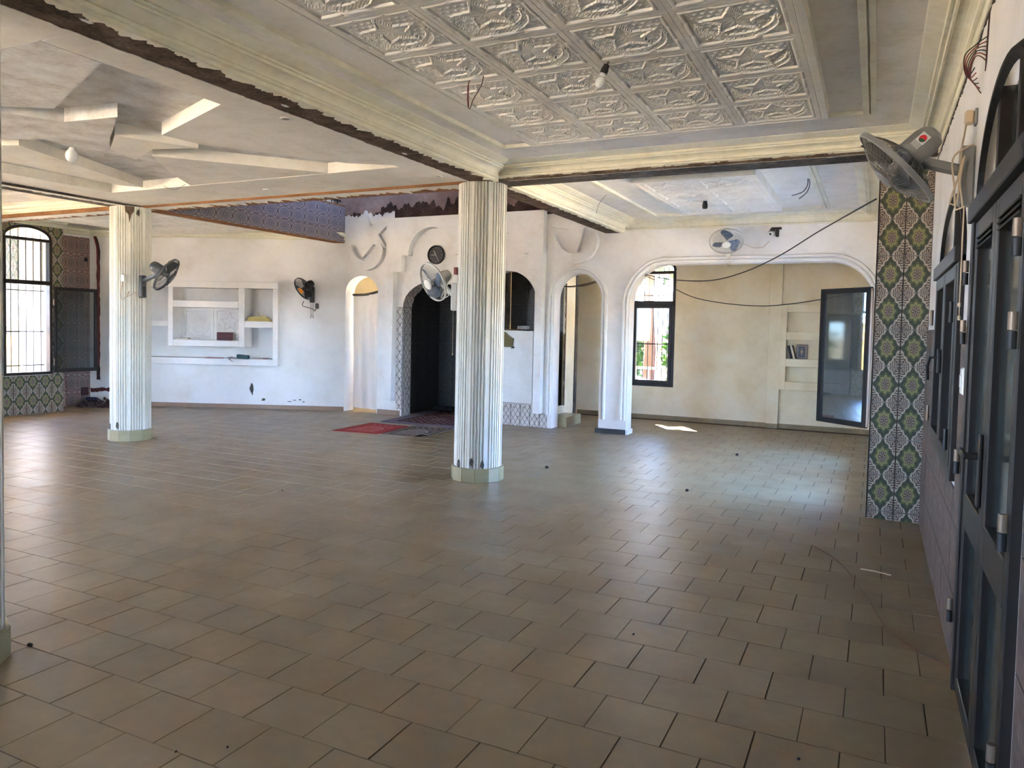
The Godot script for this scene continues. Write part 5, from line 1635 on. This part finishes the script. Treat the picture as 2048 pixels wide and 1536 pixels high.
func build_lamps() -> void:
	bulb("white light bulb in a black socket hanging askew below the relief panels", Vector3(-1.36, 2.95, -3.99), 0.012, Vector3(-0.35, 0, 0.1), 0.058)
	bulb("large white light bulb hanging in the middle of the star ceiling", Vector3(-5.99, 3.02, -4.065), 0.06, Vector3.ZERO, 0.095)
	var t := thing("lamp_socket", "empty black lamp socket under the far narrow panel field", "socket", Vector3(-1.74, 2.94, -8.53))
	var g := G.new()
	g.lathe([Vector2(0, 0), Vector2(0.022, -0.003), Vector2(0.026, -0.03), Vector2(0.03, -0.05), Vector2(0.028, -0.085), Vector2(0.018, -0.085)], Transform3D(), 14)
	part("socket", g, mats.black_plastic, t)
	for k in 3:
		var d := thing("downlight", ["round recessed downlight beside the long bare beam, nearest one", "round recessed downlight above the gallery opening", "round recessed downlight close to the middle column"][k], "downlight", [Vector3(-3.68, 2.9, -4.05), Vector3(-5.82, 2.9, -6.12), Vector3(-3.73, 2.9, -6.15)][k], "downlights of the star ceiling")
		g = G.new()
		g.lathe([Vector2(0.022, 0.004), Vector2(0.026, -0.004), Vector2(0.04, -0.006), Vector2(0.044, 0.004)], Transform3D(), 20)
		part("ring", g, mats.white_plastic, d)
		g = G.new()
		g.lathe([Vector2(0, 0.0), Vector2(0.024, 0.0), Vector2(0.024, 0.004)], Transform3D(), 16)
		part("lens", g, mats.grey_plastic, d)
	lead("loose_wire", [Vector3(-2.20, 2.955, -3.97), Vector3(-2.21, 2.91, -3.96), Vector3(-2.19, 2.80, -3.93), Vector3(-2.165, 2.765, -3.91), Vector3(-2.15, 2.82, -3.92), Vector3(-2.11, 2.90, -3.94), Vector3(-2.095, 2.955, -3.94)], 0.0026, "cable_brown", "brown wires hanging in a loop from the near panel ceiling", "wire")
	lead("loose_wire", [Vector3(-2.205, 2.93, -3.96), Vector3(-2.185, 2.82, -3.93), Vector3(-2.17, 2.772, -3.905), Vector3(-2.195, 2.84, -3.93), Vector3(-2.20, 2.93, -3.95)], 0.0022, "cable_red", "red wire hanging beside the brown loop of the near panel ceiling", "wire")
	lead("loose_wire", [Vector3(-0.66, 3.03, -8.1), Vector3(-0.66, 2.97, -8.1), Vector3(-0.70, 2.90, -8.08), Vector3(-0.80, 2.865, -8.06)], 0.004, "cable_black", "black wire curling down from the far right ceiling", "wire")
	lead("loose_wire", [Vector3(-0.65, 3.03, -8.12), Vector3(-0.64, 2.97, -8.1), Vector3(-0.665, 2.89, -8.08), Vector3(-0.73, 2.83, -8.06)], 0.004, "cable_black", "second black wire curling down from the far right ceiling", "wire")
	lead("loose_wire", [Vector3(-2.80, 3.03, -8.3), Vector3(-2.86, 3.0, -8.35), Vector3(-2.93, 2.93, -8.4), Vector3(-2.95, 2.84, -8.4)], 0.002, "cable_black", "thin wire hanging by the far beam", "wire")
	lead("loose_wire", [Vector3(-6.72, 2.905, -5.58), Vector3(-6.65, 2.87, -5.58), Vector3(-6.55, 2.86, -5.59), Vector3(-6.42, 2.905, -5.59)], 0.002, "cable_black", "thin wire sagging under the star ceiling", "wire")
	# cables strung across the arches
	lead("hanging_cable", [Vector3(-3.03, 2.31, -10.6), Vector3(-2.6, 2.22, -10.6), Vector3(-2.06, 2.20, -10.58), Vector3(-1.6, 2.29, -10.4), Vector3(-1.1, 2.45, -9.9), Vector3(-0.6, 2.62, -9.0), Vector3(-0.04, 2.62, -7.0)], 0.007, "cable_black", "black cable sagging across the top of the wide arch to the green pier")
	lead("hanging_cable", [Vector3(-3.03, 2.305, -10.6), Vector3(-2.61, 2.12, -10.6), Vector3(-2.19, 1.948, -10.55), Vector3(-1.52, 1.855, -10.4), Vector3(-0.95, 1.87, -10.1), Vector3(-0.1, 2.0, -9.6)], 0.006, "cable_black", "lower black cable sagging across the wide arch")
	for k in 2:
		lead("hanging_cable", [Vector3(-4.30, 2.14 + 0.005 * k, -10.75), Vector3(-4.1, 2.13 + 0.012 * k, -10.7), Vector3(-3.85, 2.16 + 0.02 * k, -10.68), Vector3(-3.55, 2.25 + 0.02 * k, -10.66)], 0.006, "cable_black", ["lower of two dark cables inside the narrow arch", "upper of two dark cables inside the narrow arch"][k])
	# torn out cables high on the right wall
	g = G.new()
	g.prism(PackedVector2Array([Vector2(0, 0), Vector2(0.03, 0.03), Vector2(0.075, 0.26), Vector2(0.06, 0.30), Vector2(0.02, 0.12)]), Transform3D(Basis(Vector3.BACK, Vector3.UP, Vector3.LEFT), Vector3(XR, 2.62, -3.80)), 0.004)
	single("wall_slot", g, mats.dark_brown_render, "narrow dark slot cut in the right wall under the cornice", "hole")
	var tc := thing("torn_cables", "bundle of torn brown and red cables bristling from the slot in the right wall", "cable", Vector3(XR, 2.66, -3.79))
	for k in 6:
		var p := Vector3(-0.002, 0.02 * k, 0.0)
		g = G.new()
		var cv := Curve3D.new()
		for q in [p, p + Vector3(-0.035, 0.03 - 0.008 * k, -0.02 - 0.008 * k), p + Vector3(-0.05 - 0.004 * k, -0.04, -0.05 - 0.012 * k), p + Vector3(-0.03 - 0.006 * k, -0.09 - 0.008 * k, -0.03 - 0.012 * k), p + Vector3(-0.012 - 0.006 * k, -0.13, -0.01 + 0.006 * k)]:
			cv.add_point(q)
		for q in range(1, 4):
			var dd := (cv.get_point_position(q + 1) - cv.get_point_position(q - 1)) * 0.2
			cv.set_point_in(q, -dd)
			cv.set_point_out(q, dd)
		cv.bake_interval = 0.012
		g.tube(Array(cv.get_baked_points()), 0.0026, 5)
		part("wire", g, mats[["cable_brown", "cable_red", "cable_black"][k % 3]], tc)
	var sw := thing("light_switch", "white light switch on the dado between window and door", "switch", Vector3(XR, 1.30, -3.985))
	g = G.new()
	g.box(Vector3(-0.02, -0.06, -0.05), Vector3(0, 0.06, 0.05), 0.006)
	part("plate", g, mats.white_plastic, sw)
	g = G.new()
	g.box(Vector3(-0.026, -0.03, -0.02), Vector3(-0.018, 0.03, 0.02), 0.003)
	part("rocker", g, mats.white_plastic, sw)

# ---------------------------------------------------------------- loose things
func sheet(parent: Node, called: String, m: Material, corners: Array, thick := 0.007, wave := 0.004, nx := 14, nz := 20, lift := -1) -> MeshInstance3D:
	var g := G.new()
	var p := []
	for j in nz + 1:
		for i in nx + 1:
			var u := float(i) / nx
			var v := float(j) / nz
			var q: Vector3 = (corners[0] as Vector3).lerp(corners[1], u).lerp((corners[3] as Vector3).lerp(corners[2], u), v)
			q.y += thick + wave * (0.5 + 0.5 * sin(u * 9.0 + v * 4.0) * cos(v * 11.0))
			if lift >= 0:
				var c := [Vector2(0, 0), Vector2(1, 0), Vector2(1, 1), Vector2(0, 1)]
				var dd: float = maxf(0.0, 0.22 - (Vector2(u, v) - c[lift]).length())
				q.y += dd * 0.22
			p.append([q, Vector2(u, v)])
	for j in nz:
		for i in nx:
			var a = p[j * (nx + 1) + i]; var b = p[j * (nx + 1) + i + 1]; var c = p[(j + 1) * (nx + 1) + i + 1]; var d = p[(j + 1) * (nx + 1) + i]
			g.stri(a[0], b[0], c[0], Vector3.UP, Vector3.UP, Vector3.UP, a[1], b[1], c[1])
			g.stri(a[0], c[0], d[0], Vector3.UP, Vector3.UP, Vector3.UP, a[1], c[1], d[1])
	var rim := []
	for i in nx + 1: rim.append(p[i][0])
	for j in range(1, nz + 1): rim.append(p[j * (nx + 1) + nx][0])
	for i in range(nx - 1, -1, -1): rim.append(p[nz * (nx + 1) + i][0])
	for j in range(nz - 1, -1, -1): rim.append(p[j * (nx + 1)][0])
	var mid: Vector3 = p[p.size() / 2][0]
	for k in rim.size() - 1:
		g.quad(rim[k], rim[k + 1], rim[k + 1] + Vector3.DOWN * thick, rim[k] + Vector3.DOWN * thick, (rim[k] - mid) * Vector3(1, 0, 1))
	return part(called, g, m, parent)
func build_things() -> void:
	var white: Material = mats.white_plaster
	# prayer rugs
	var r1 := tex_mat("red_rug", paint(128, 192, func(u, v): return rug(u, v, c3(0.68, 0.34, 0.33), c3(0.48, 0.06, 0.08), c3(0.70, 0.48, 0.42), c3(0.54, 0.12, 0.14))), 0.95, 0.1)
	var r2 := tex_mat("grey_rug", paint(128, 192, func(u, v): return rug(u, v, c3(0.42, 0.38, 0.37), c3(0.14, 0.10, 0.09), c3(0.66, 0.62, 0.56), c3(0.20, 0.14, 0.13))), 0.95, 0.1)
	var r3 := tex_mat("blue_rug", paint(192, 256, func(u, v): return rug(u, v, c3(0.33, 0.23, 0.22), c3(0.36, 0.38, 0.44), c3(0.58, 0.48, 0.46), c3(0.26, 0.21, 0.22))), 0.95, 0.1)
	var t := thing("prayer_rug", "red prayer rug lying left before the niche", "rug", Vector3.ZERO, "prayer rugs before the niche")
	sheet(t, "cloth", r1, [Vector3(-6.83, 0.0, -9.42), Vector3(-6.13, 0.0, -9.40), Vector3(-6.06, 0.0, -8.50), Vector3(-6.77, 0.0, -8.42)])
	t = thing("prayer_rug", "black and grey prayer rug with a turned corner beside the red one", "rug", Vector3.ZERO, "prayer rugs before the niche")
	sheet(t, "cloth", r2, [Vector3(-6.10, 0.0, -9.45), Vector3(-5.46, 0.0, -9.55), Vector3(-5.40, 0.0, -8.60), Vector3(-6.04, 0.0, -8.55)], 0.007, 0.004, 14, 20, 2)
	t = thing("carpet", "blue bordered carpet running into the dark prayer niche", "rug", Vector3.ZERO, "prayer rugs before the niche")
	sheet(t, "cloth", r3, [Vector3(-6.95, 0.0, -11.6), Vector3(-5.78, 0.0, -11.6), Vector3(-5.4, 0.0, -9.62), Vector3(-6.80, 0.0, -9.62)], 0.008, 0.006)
	var g := G.new()
	for k in 14:
		var a := lerpf(-6.85, -5.95, k / 13.0)
		g.obox(Transform3D(Basis(Vector3.UP, rng.randf() * 3.0) * Basis(Vector3.RIGHT, rng.randf_range(-0.3, 0.3)), Vector3(a, 0.05 + rng.randf() * 0.03, -11.42 + rng.randf_range(-0.08, 0.08))), Vector3(0.2, 0.06, 0.14), 0.028)
	single("rolled_cloth", g, mat("black_cloth", c3(0.025, 0.022, 0.025), 0.95), "crumpled black cloth along the back of the prayer niche", "cloth")
	# curtain of the small arch
	g = G.new()
	var nu := 40
	var nv := 30
	var pts := []
	for j in nv + 1:
		for i in nu + 1:
			var u := float(i) / nu
			var v := float(j) / nv
			var x := lerpf(-8.14, -7.49, u)
			var top := 2.00 + 0.10 * u - 0.035 * sin(u * PI)
			var y := lerpf(0.03 + 0.03 * (1.0 - u), top, v)
			var z := ZM - 0.20 + 0.014 * sin(u * 23.0 + v * 1.5) + 0.012 * sin(u * 9.0 - v * 4.0) + 0.05 * maxf(0.0, u - 0.6) * sin(v * 5.0) + 0.03 * (1.0 - v) * sin(u * 5.0)
			pts.append([Vector3(x, y, z), Vector2(u, v)])
	for j in nv:
		for i in nu:
			var q := [pts[j * (nu + 1) + i], pts[j * (nu + 1) + i + 1], pts[(j + 1) * (nu + 1) + i + 1], pts[(j + 1) * (nu + 1) + i]]
			g.quad(q[0][0], q[1][0], q[2][0], q[3][0], Vector3.BACK)
	var cl := mat("curtain_cloth", c3(0.80, 0.78, 0.75), 0.95)
	cl.backlight_enabled = true
	cl.backlight = Color(0.35, 0.33, 0.30)
	t = thing("curtain", "thin white curtain hanging in the small arch beside the shelf wall", "curtain", Vector3.ZERO)
	part("cloth", g, cl, t)
	g = G.new()
	var top := []
	for i in 20:
		var u := i / 19.0
		top.append(Vector3(lerpf(-8.15, -7.48, u), 2.01 + 0.10 * u - 0.035 * sin(u * PI), ZM - 0.19))
	g.tube(top, 0.022, 8)
	part("hem_rod", g, mats.bare_grey_concrete, t)
	# clock
	t = thing("wall_clock", "round black wall clock inside the stepped arch", "clock", Vector3(-6.36, 2.64, ZM))
	g = G.new()
	g.lathe([Vector2(0, 0.02), Vector2(0.128, 0.02), Vector2(0.135, 0.045), Vector2(0.148, 0.045), Vector2(0.152, 0.035), Vector2(0.152, 0.0)], facing(Vector3.ZERO, Vector3.BACK, Vector3.UP), 40)
	part("case", g, mats.black_plastic, t)
	g = G.new()
	g.lathe([Vector2(0, 0.022), Vector2(0.128, 0.022)], facing(Vector3.ZERO, Vector3.BACK, Vector3.UP), 40)
	part("dial", g, mat("dial_grey", c3(0.12, 0.125, 0.115), 0.5), t)
	for k in 12:
		g = G.new()
		var a := TAU * k / 12
		g.obox(Transform3D(Basis(Vector3.BACK, -a), Vector3(sin(a) * 0.112, cos(a) * 0.112, 0.0245)), Vector3(0.005 if k % 3 else 0.008, 0.02, 0.002))
		part("hour_mark", g, mats.grey_plastic, t)
	for h in [[-0.55, 0.075, 0.008], [2.65, 0.105, 0.005], [-1.65, 0.085, 0.006]]:
		g = G.new()
		g.obox(Transform3D(Basis(Vector3.BACK, -h[0]), Vector3(sin(h[0]) * h[1] / 2, cos(h[0]) * h[1] / 2, 0.028)), Vector3(h[2], h[1], 0.002))
		part("hand", g, mats.white_plastic, t)
	# pulpit front
	t = thing("pulpit_front", "white panel closing the lower part of the raised pulpit niche", "panel", Vector3(-5.09, 0.345, ZM - 0.02))
	g = G.new()
	g.box(Vector3(-0.49, 0.0, -0.12), Vector3(0.445, 1.11, 0.0), 0.006)
	part("board", g, white, t)
	g = G.new()
	for k in 26:
		g.obox(Transform3D(Basis(Vector3.UP, rng.randf()), Vector3(-0.45 + k * 0.036, 1.118 + rng.randf() * 0.008, -0.06 + rng.randf_range(-0.04, 0.04))), Vector3(0.05, 0.02, 0.05), 0.006)
	part("rough_top", g, mats.bare_concrete, t)
	g = G.new()
	g.box(Vector3(-4.93, 1.475, ZM - 0.12), Vector3(-4.75, 1.53, ZM - 0.05), 0.006)
	var bx := single("box", g, mat("clear_plastic", Color(0.7, 0.72, 0.72, 0.35), 0.1), "clear plastic box on top of the pulpit panel", "box")
	(mats.clear_plastic as StandardMaterial3D).transparency = BaseMaterial3D.TRANSPARENCY_ALPHA
	g = G.new()
	var fold := tex_mat("green_brocade", paint(64, 64, func(u: float, v: float) -> Color:
		return c3(0.52, 0.47, 0.28) if sin(u * 50.0) * sin(v * 50.0) > 0.1 else c3(0.24, 0.22, 0.14)), 0.8)
	var cc := [Vector3(-5.13, 1.20, ZM + 0.006), Vector3(-4.985, 1.20, ZM + 0.01), Vector3(-4.955, 1.33, ZM + 0.006), Vector3(-5.03, 1.36, ZM + 0.012), Vector3(-5.09, 1.425, ZM + 0.006), Vector3(-5.15, 1.44, ZM + 0.006)]
	for k in range(1, cc.size() - 1):
		g.tri(cc[0], cc[k + 1], cc[k], Vector2(cc[0].x, cc[0].y) * 6.0, Vector2(cc[k + 1].x, cc[k + 1].y) * 6.0, Vector2(cc[k].x, cc[k].y) * 6.0)
		var bk := Vector3(0, 0, -0.012)
		g.tri(cc[0] + bk, cc[k] + bk, cc[k + 1] + bk)
	t = thing("cloth_scrap", "scrap of green patterned cloth hanging on the white pulpit panel", "cloth", Vector3.ZERO)
	part("cloth", g, fold, t)
	g = G.new()
	g.obox(Transform3D(Basis(Vector3.BACK, 0.2), Vector3(-4.965, 1.195, ZM + 0.015)), Vector3(0.05, 0.02, 0.02), 0.004)
	part("clip", g, mats.black_plastic, t)
	# step behind the narrow arch
	g = G.new()
	g.box(Vector3(-4.45, 0, -11.38), Vector3(-4.17, 0.15, ZM - 0.26), 0.004)
	single("door_step", g, mats.olive_tile, "yellow tiled step below the dark doorway behind the narrow arch", "step")
	# rubble heap and chases with red conduits
	g = G.new()
	var s0 := Vector3(-8.18, 0, ZM)
	var sx := Vector3(-0.913, 0, 0.408)
	var sn := Vector3(0.408, 0, 0.913)
	for k in 260:
		var a := rng.randf_range(3.75, 4.45)
		var d := rng.randf_range(0.06, 0.45)
		var h := 0.015 + maxf(0.005, 0.14 - d * 0.30) * rng.randf() * (1.0 - 0.5 * absf(a - 4.15))
		g.obox(Transform3D(Basis.from_euler(Vector3(rng.randf(), rng.randf(), rng.randf()) * TAU), s0 + sx * a + sn * d + Vector3(0, h, 0)), Vector3(rng.randf_range(0.015, 0.07), rng.randf_range(0.01, 0.04), rng.randf_range(0.015, 0.06)), 0.004)
	var rb := single("rubble", g, mats.dark_brown_render, "heap of broken plaster and dirt in the corner behind the left column", "rubble")
	stuff(rb)
	g = G.new()
	g.obox(frame(s0 + sx * 4.36 + sn * 0.16 + Vector3(0, 0.12, 0), sx, Vector3.UP), Vector3(0.20, 0.05, 0.07), 0.02)
	single("bag", g, mat("blue_bag", c3(0.05, 0.08, 0.22), 0.5), "crumpled dark blue bag on the rubble heap", "bag")
	var xs := frame(s0 + sn * 0.002, -sx, Vector3.UP)
	g = G.new()
	var poly := PackedVector2Array()
	var right := []
	for k in 40:
		var y := lerpf(0.44, 2.93, k / 39.0)
		var c := -4.33 - (0.07 * pow(maxf(0.0, (y - 2.7) / 0.25), 2.0) if y > 2.7 else 0.0)
		poly.append(Vector2(c - 0.028 + rng.randf_range(-0.008, 0.008), y))
		right.append(Vector2(c + 0.028 + rng.randf_range(-0.008, 0.008), y))
	right.reverse()
	poly.append_array(PackedVector2Array(right))
	g.prism(poly, xs, 0.004)
	t = thing("cable_chase", "ragged upright chase with a red conduit cut into the white corner wall", "conduit", Vector3.ZERO)
	part("cut", g, mats.dark_brown_render, t)
	g = G.new()
	g.tube([s0 + sx * 4.40 + sn * 0.012 + Vector3(0, 2.93, 0), s0 + sx * 4.35 + sn * 0.012 + Vector3(0, 2.75, 0), s0 + sx * 4.325 + sn * 0.012 + Vector3(0, 2.4, 0), s0 + sx * 4.32 + sn * 0.012 + Vector3(0, 0.7, 0)], 0.011, 8)
	part("pipe", g, mats.cable_red, t)
	g = G.new()
	poly = PackedVector2Array()
	right = []
	for k in 14:
		var x := lerpf(-4.47, -3.95, k / 13.0)
		poly.append(Vector2(x, 0.225 + 0.03 * k / 13.0 + rng.randf_range(-0.012, 0.01)))
		right.append(Vector2(x, 0.285 + 0.025 * k / 13.0 + rng.randf_range(-0.01, 0.014)))
	right.reverse()
	poly.append_array(PackedVector2Array(right))
	g.prism(poly, xs, 0.004)
	t = thing("cable_chase", "ragged level chase with a red conduit near the floor behind the left column", "conduit", Vector3.ZERO)
	part("cut", g, mats.dark_brown_render, t)
	g = G.new()
	g.tube([s0 + sx * 4.45 + sn * 0.012 + Vector3(0, 0.25, 0), s0 + sx * 3.95 + sn * 0.012 + Vector3(0, 0.285, 0)], 0.011, 8)
	part("pipe", g, mats.cable_red, t)
	g = G.new()
	g.box(Vector3(XC, 0.17, -8.62), Vector3(XC + 0.014, 0.31, -8.48), 0.003)
	single("junction_box", g, mat("dark_red_box", c3(0.22, 0.05, 0.06), 0.6), "dark red junction box low on the brown ring tiles", "box")
	# on the floor
	lead("thin_wire", [Vector3(-0.348, 0.004, -5.758), Vector3(-0.153, 0.004, -5.398), Vector3(0.001, 0.004, -4.814), Vector3(0.06, 0.004, -4.5), Vector3(0.10, 0.004, -4.326), Vector3(0.164, 0.004, -4.184), Vector3(0.283, 0.004, -4.005), Vector3(0.36, 0.004, -3.96)], 0.0022, "cable_brown", "thin wire lying in a bend across the floor tiles by the right wall", "wire")
	lead("straw", [Vector3(-0.03, 0.005, -5.327), Vector3(0.06, 0.006, -5.31), Vector3(0.142, 0.005, -5.281)], 0.004, "cable_cream", "short pale stick on the floor before the green pier", "stick")
	var bits := [[-3.401, -2.099, 0.012, "dark pebble on the floor beside the nearest column"], [-1.528, -7.097, 0.018, "dark crumb on the bright floor patch"], [-4.687, -5.15, 0.008, "small dark crumb left of the middle column"], [-2.122, -1.814, 0.005, "tiny dark crumb near the lower left of the floor"], [-1.988, -1.919, 0.005, "tiny dark crumb in the lower left foreground"], [-0.186, -2.814, 0.006, "dark crumb in the lower right foreground"], [-1.012, -3.592, 0.006, "dark crumb in the middle of the foreground"], [-3.1, -7.45, 0.02, "dark crumb just behind the middle column"], [-1.457, -9.5, 0.02, "dark crumb before the arcade"]]
	for b in bits:
		g = G.new()
		g.obox(Transform3D(Basis.from_euler(Vector3(0.4, 1.0 + b[0], 0.3)), Vector3(b[0], b[2] * 0.7, b[1])), Vector3(2.0, 1.3, 1.6) * b[2], b[2] * 0.5)
		single("crumb", g, mat("crumb_dark", c3(0.06, 0.05, 0.045), 0.9), b[3], "crumb", "crumbs on the floor")

# ---------------------------------------------------------------- outside
func leaf_mass(seed_: int, radius: Vector3, n: int, size: float) -> G:
	var r := RandomNumberGenerator.new()
	r.seed = seed_
	var g := G.new()
	for k in n:
		var d := Vector3(r.randfn(), r.randfn(), r.randfn()).normalized() * pow(r.randf(), 0.4)
		var p := Vector3(d.x * radius.x, d.y * radius.y, d.z * radius.z)
		var b := Basis.from_euler(Vector3(r.randf() * TAU, r.randf() * TAU, r.randf() * TAU))
		var s := size * r.randf_range(0.6, 1.3)
		g.tri(p, p + b * Vector3(s * 0.4, s * 0.6, 0), p + b * Vector3(0, s * 1.3, 0.1 * s))
		g.tri(p, p + b * Vector3(0, s * 1.3, 0.1 * s), p + b * Vector3(-s * 0.4, s * 0.6, 0))
	return g
func tree(called: String, label: String, at: Vector3, crowns: Array, trunk: float, leaf: Material, seed_: int) -> void:
	var t := thing(called, label, "tree" if trunk > 0.0 else "bush", at, "plants outside the windows")
	if trunk > 0.0:
		var g := G.new()
		g.tube([Vector3.ZERO, Vector3(0.06, trunk * 0.4, 0.03), Vector3(-0.03, trunk * 0.8, 0.0), Vector3(0.1, trunk * 1.2, 0.05)], 0.16, 10, 0.09)
		part("trunk", g, mats.bark, t)
	for k in crowns.size():
		var c: Array = crowns[k]
		var o := part("foliage", leaf_mass(seed_ + k, c[1], c[2], c[3]), leaf, t)
		o.position = c[0]
func build_outside() -> void:
	var g := G.new()
	g.box(Vector3(-45, GROUND - 0.3, -50), Vector3(35, GROUND, 40))
	var gr := setting("ground", "reddish sandy ground around the building", "ground")
	part("soil", g, mats.soil, gr)
	var lf := mat("leaf_bright", c3(0.17, 0.32, 0.05), 0.7)
	lf.backlight_enabled = true
	lf.backlight = Color(0.10, 0.22, 0.02)
	var ld := mat("leaf_dark", c3(0.12, 0.22, 0.06), 0.7)
	ld.backlight_enabled = true
	ld.backlight = Color(0.06, 0.13, 0.02)
	# garden behind the back wall
	tree("garden_tree", "tree with a grey trunk behind the back window", Vector3(-5.0, GROUND, -18.3), [[Vector3(0, 4.6, 0), Vector3(2.4, 1.6, 1.8), 2600, 0.2]], 3.4, ld, 100)
	var x := -9.5
	for k in 6:
		tree("hedge_bush", ["bright green bush left of the trunk behind the back window", "bright green bush behind the trunk of the back window", "bright green bush right of the trunk behind the back window", "tall bright bush at the garden edge", "bright bush further along the garden", "bright bush near the right end of the garden"][k], Vector3(-10.4 + k * 2.0, GROUND, -20.6 + 0.3 * (k % 2)), [[Vector3(0, 1.2, 0), Vector3(0.8, 1.3, 0.6), 1400, 0.17], [Vector3(0.1, 2.2, 0), Vector3(0.5, 0.7, 0.5), 500, 0.17]], 0.0, lf, 200 + k * 10)
	var t := thing("garden_fence", "low pale railing in the garden behind the back window", "fence", Vector3(0, 0, -16.9))
	for y: float in [0.62, 0.05]:
		g = G.new()
		g.box(Vector3(-10, y, -0.02), Vector3(2, y + 0.05, 0.02))
		part("rail", g, mats.white_plastic, t)
	for k in 40:
		g = G.new()
		g.box(Vector3(-10 + k * 0.3, GROUND, -0.012), Vector3(-9.975 + k * 0.3, 0.65, 0.012))
		part("post", g, mats.white_plastic, t)
	# pale vehicle parked behind the window
	t = thing("vehicle", "white vehicle with a slatted grille parked behind the back window", "vehicle", Vector3(-5.0, GROUND, -14.9))
	g = G.new()
	g.prism(PackedVector2Array([Vector2(-1.6, 0.3), Vector2(1.0, 0.3), Vector2(1.15, 0.5), Vector2(1.12, 0.75), Vector2(0.95, 0.85), Vector2(0.2, 1.0), Vector2(-0.4, 1.35), Vector2(-1.6, 1.4)]), Transform3D(Basis(Vector3(0.9, 0, 0.44).normalized(), Vector3.UP, Vector3(0.9, 0, 0.44).normalized().cross(Vector3.UP)), Vector3(0, 0, -0.7)), 1.4)
	part("body", g, mat("white_enamel", c3(0.82, 0.82, 0.80), 0.25), t)
	var vf := Transform3D(Basis(Vector3(0.9, 0, 0.44).normalized(), Vector3.UP, Vector3(0.9, 0, 0.44).normalized().cross(Vector3.UP)), Vector3(0, 0, -0.7))
	for k in 10:
		g = G.new()
		g.obox(vf * Transform3D(Basis(), Vector3(1.14, 0.62, 0.3 + k * 0.08)), Vector3(0.04, 0.2, 0.03), 0.004)
		part("grille_slat", g, mats.charcoal_plastic, t)
	for s: float in [-1.1, 0.6]:
		for z: float in [0.05, 1.35]:
			g = G.new()
			g.lathe([Vector2(0, -0.1), Vector2(0.2, -0.1), Vector2(0.3, -0.08), Vector2(0.31, 0.0), Vector2(0.3, 0.08), Vector2(0.2, 0.1), Vector2(0, 0.1)], vf * Transform3D(Basis(Vector3.RIGHT, PI / 2), Vector3(s, 0.3, z)), 18)
			part("wheel", g, mats.black_plastic, t)
	g = G.new()
	for k in 120:
		var a := rng.randf() * TAU
		var d := sqrt(rng.randf())
		g.obox(Transform3D(Basis.from_euler(Vector3(rng.randf(), rng.randf(), rng.randf()) * 6.0), Vector3(-3.2 + cos(a) * d * 1.6, GROUND + 0.75 * (1.0 - d), -17.9 + sin(a) * d * 0.5)), Vector3(0.5, 0.3, 0.4) * rng.randf_range(0.4, 1.0), 0.05)
	stuff(single("soil_heap", g, mat("orange_soil", c3(0.62, 0.32, 0.13), 0.95), "heap of orange soil in the garden behind the back window", "heap"))
	# yard beyond the left windows
	g = G.new()
	t = setting("yard_wall", "sunlit ochre boundary wall beyond the left windows", "wall")
	for k in 12:
		for j in 9:
			var b := G.new()
			b.box(Vector3(0, 0, 0), Vector3(0.3, 0.24, 1.16), 0.012)
			var o := part("block", b if k + j == 0 else meshes.yard_block, mats.ochre_render, t)
			if k + j == 0:
				meshes["yard_block"] = o.mesh
			o.position = Vector3(-18.2, GROUND + j * 0.25, -14.0 + k * 1.18 + (0.59 if j % 2 else 0.0))
	tree("yard_tree", "leafy tree beyond the far left window", Vector3(-16.6, GROUND, -9.6), [[Vector3(0, 3.2, 0), Vector3(1.5, 1.4, 1.6), 2200, 0.17], [Vector3(0.2, 1.9, 0.8), Vector3(0.9, 0.8, 0.9), 800, 0.15]], 2.4, ld, 400)
	tree("yard_tree", "second leafy tree beyond the left windows", Vector3(-16.8, GROUND, -4.6), [[Vector3(0, 3.3, 0), Vector3(1.6, 1.4, 1.8), 1800, 0.2]], 2.6, lf, 500)
	# tiled fin wall outside the far left window
	t = setting("wall_fin", "tiled ochre fin wall standing outside the far left window", "wall")
	g = G.new()
	g.box(Vector3(-13.5, 0, -8.05), Vector3(-12.53, 3.0, -7.85))
	part("masonry", g, mats.ochre_render, t)
	clad(t, "tile", Transform3D(Basis(Vector3.RIGHT, Vector3.UP, Vector3.BACK), Vector3(-13.5, 0, -7.85)), Rect2(0, 1.2, 1.0, 1.75), 0.2, 0.2955, [mats.green_tile], Vector2.ZERO)
	# garden beyond the right windows
	for k in 4:
		tree("side_bush", ["bush outside the right windows, nearest the pier", "bush outside the right windows, second from the pier", "bush outside the right windows, third from the pier", "bush outside the right windows, by the back corner"][k], Vector3(6.5 + 0.5 * (k % 2), GROUND, -5.5 - k * 2.6), [[Vector3(0, 1.2, 0), Vector3(0.9, 1.2, 1.0), 700, 0.22]], 0.0, ld, 600 + k * 10)
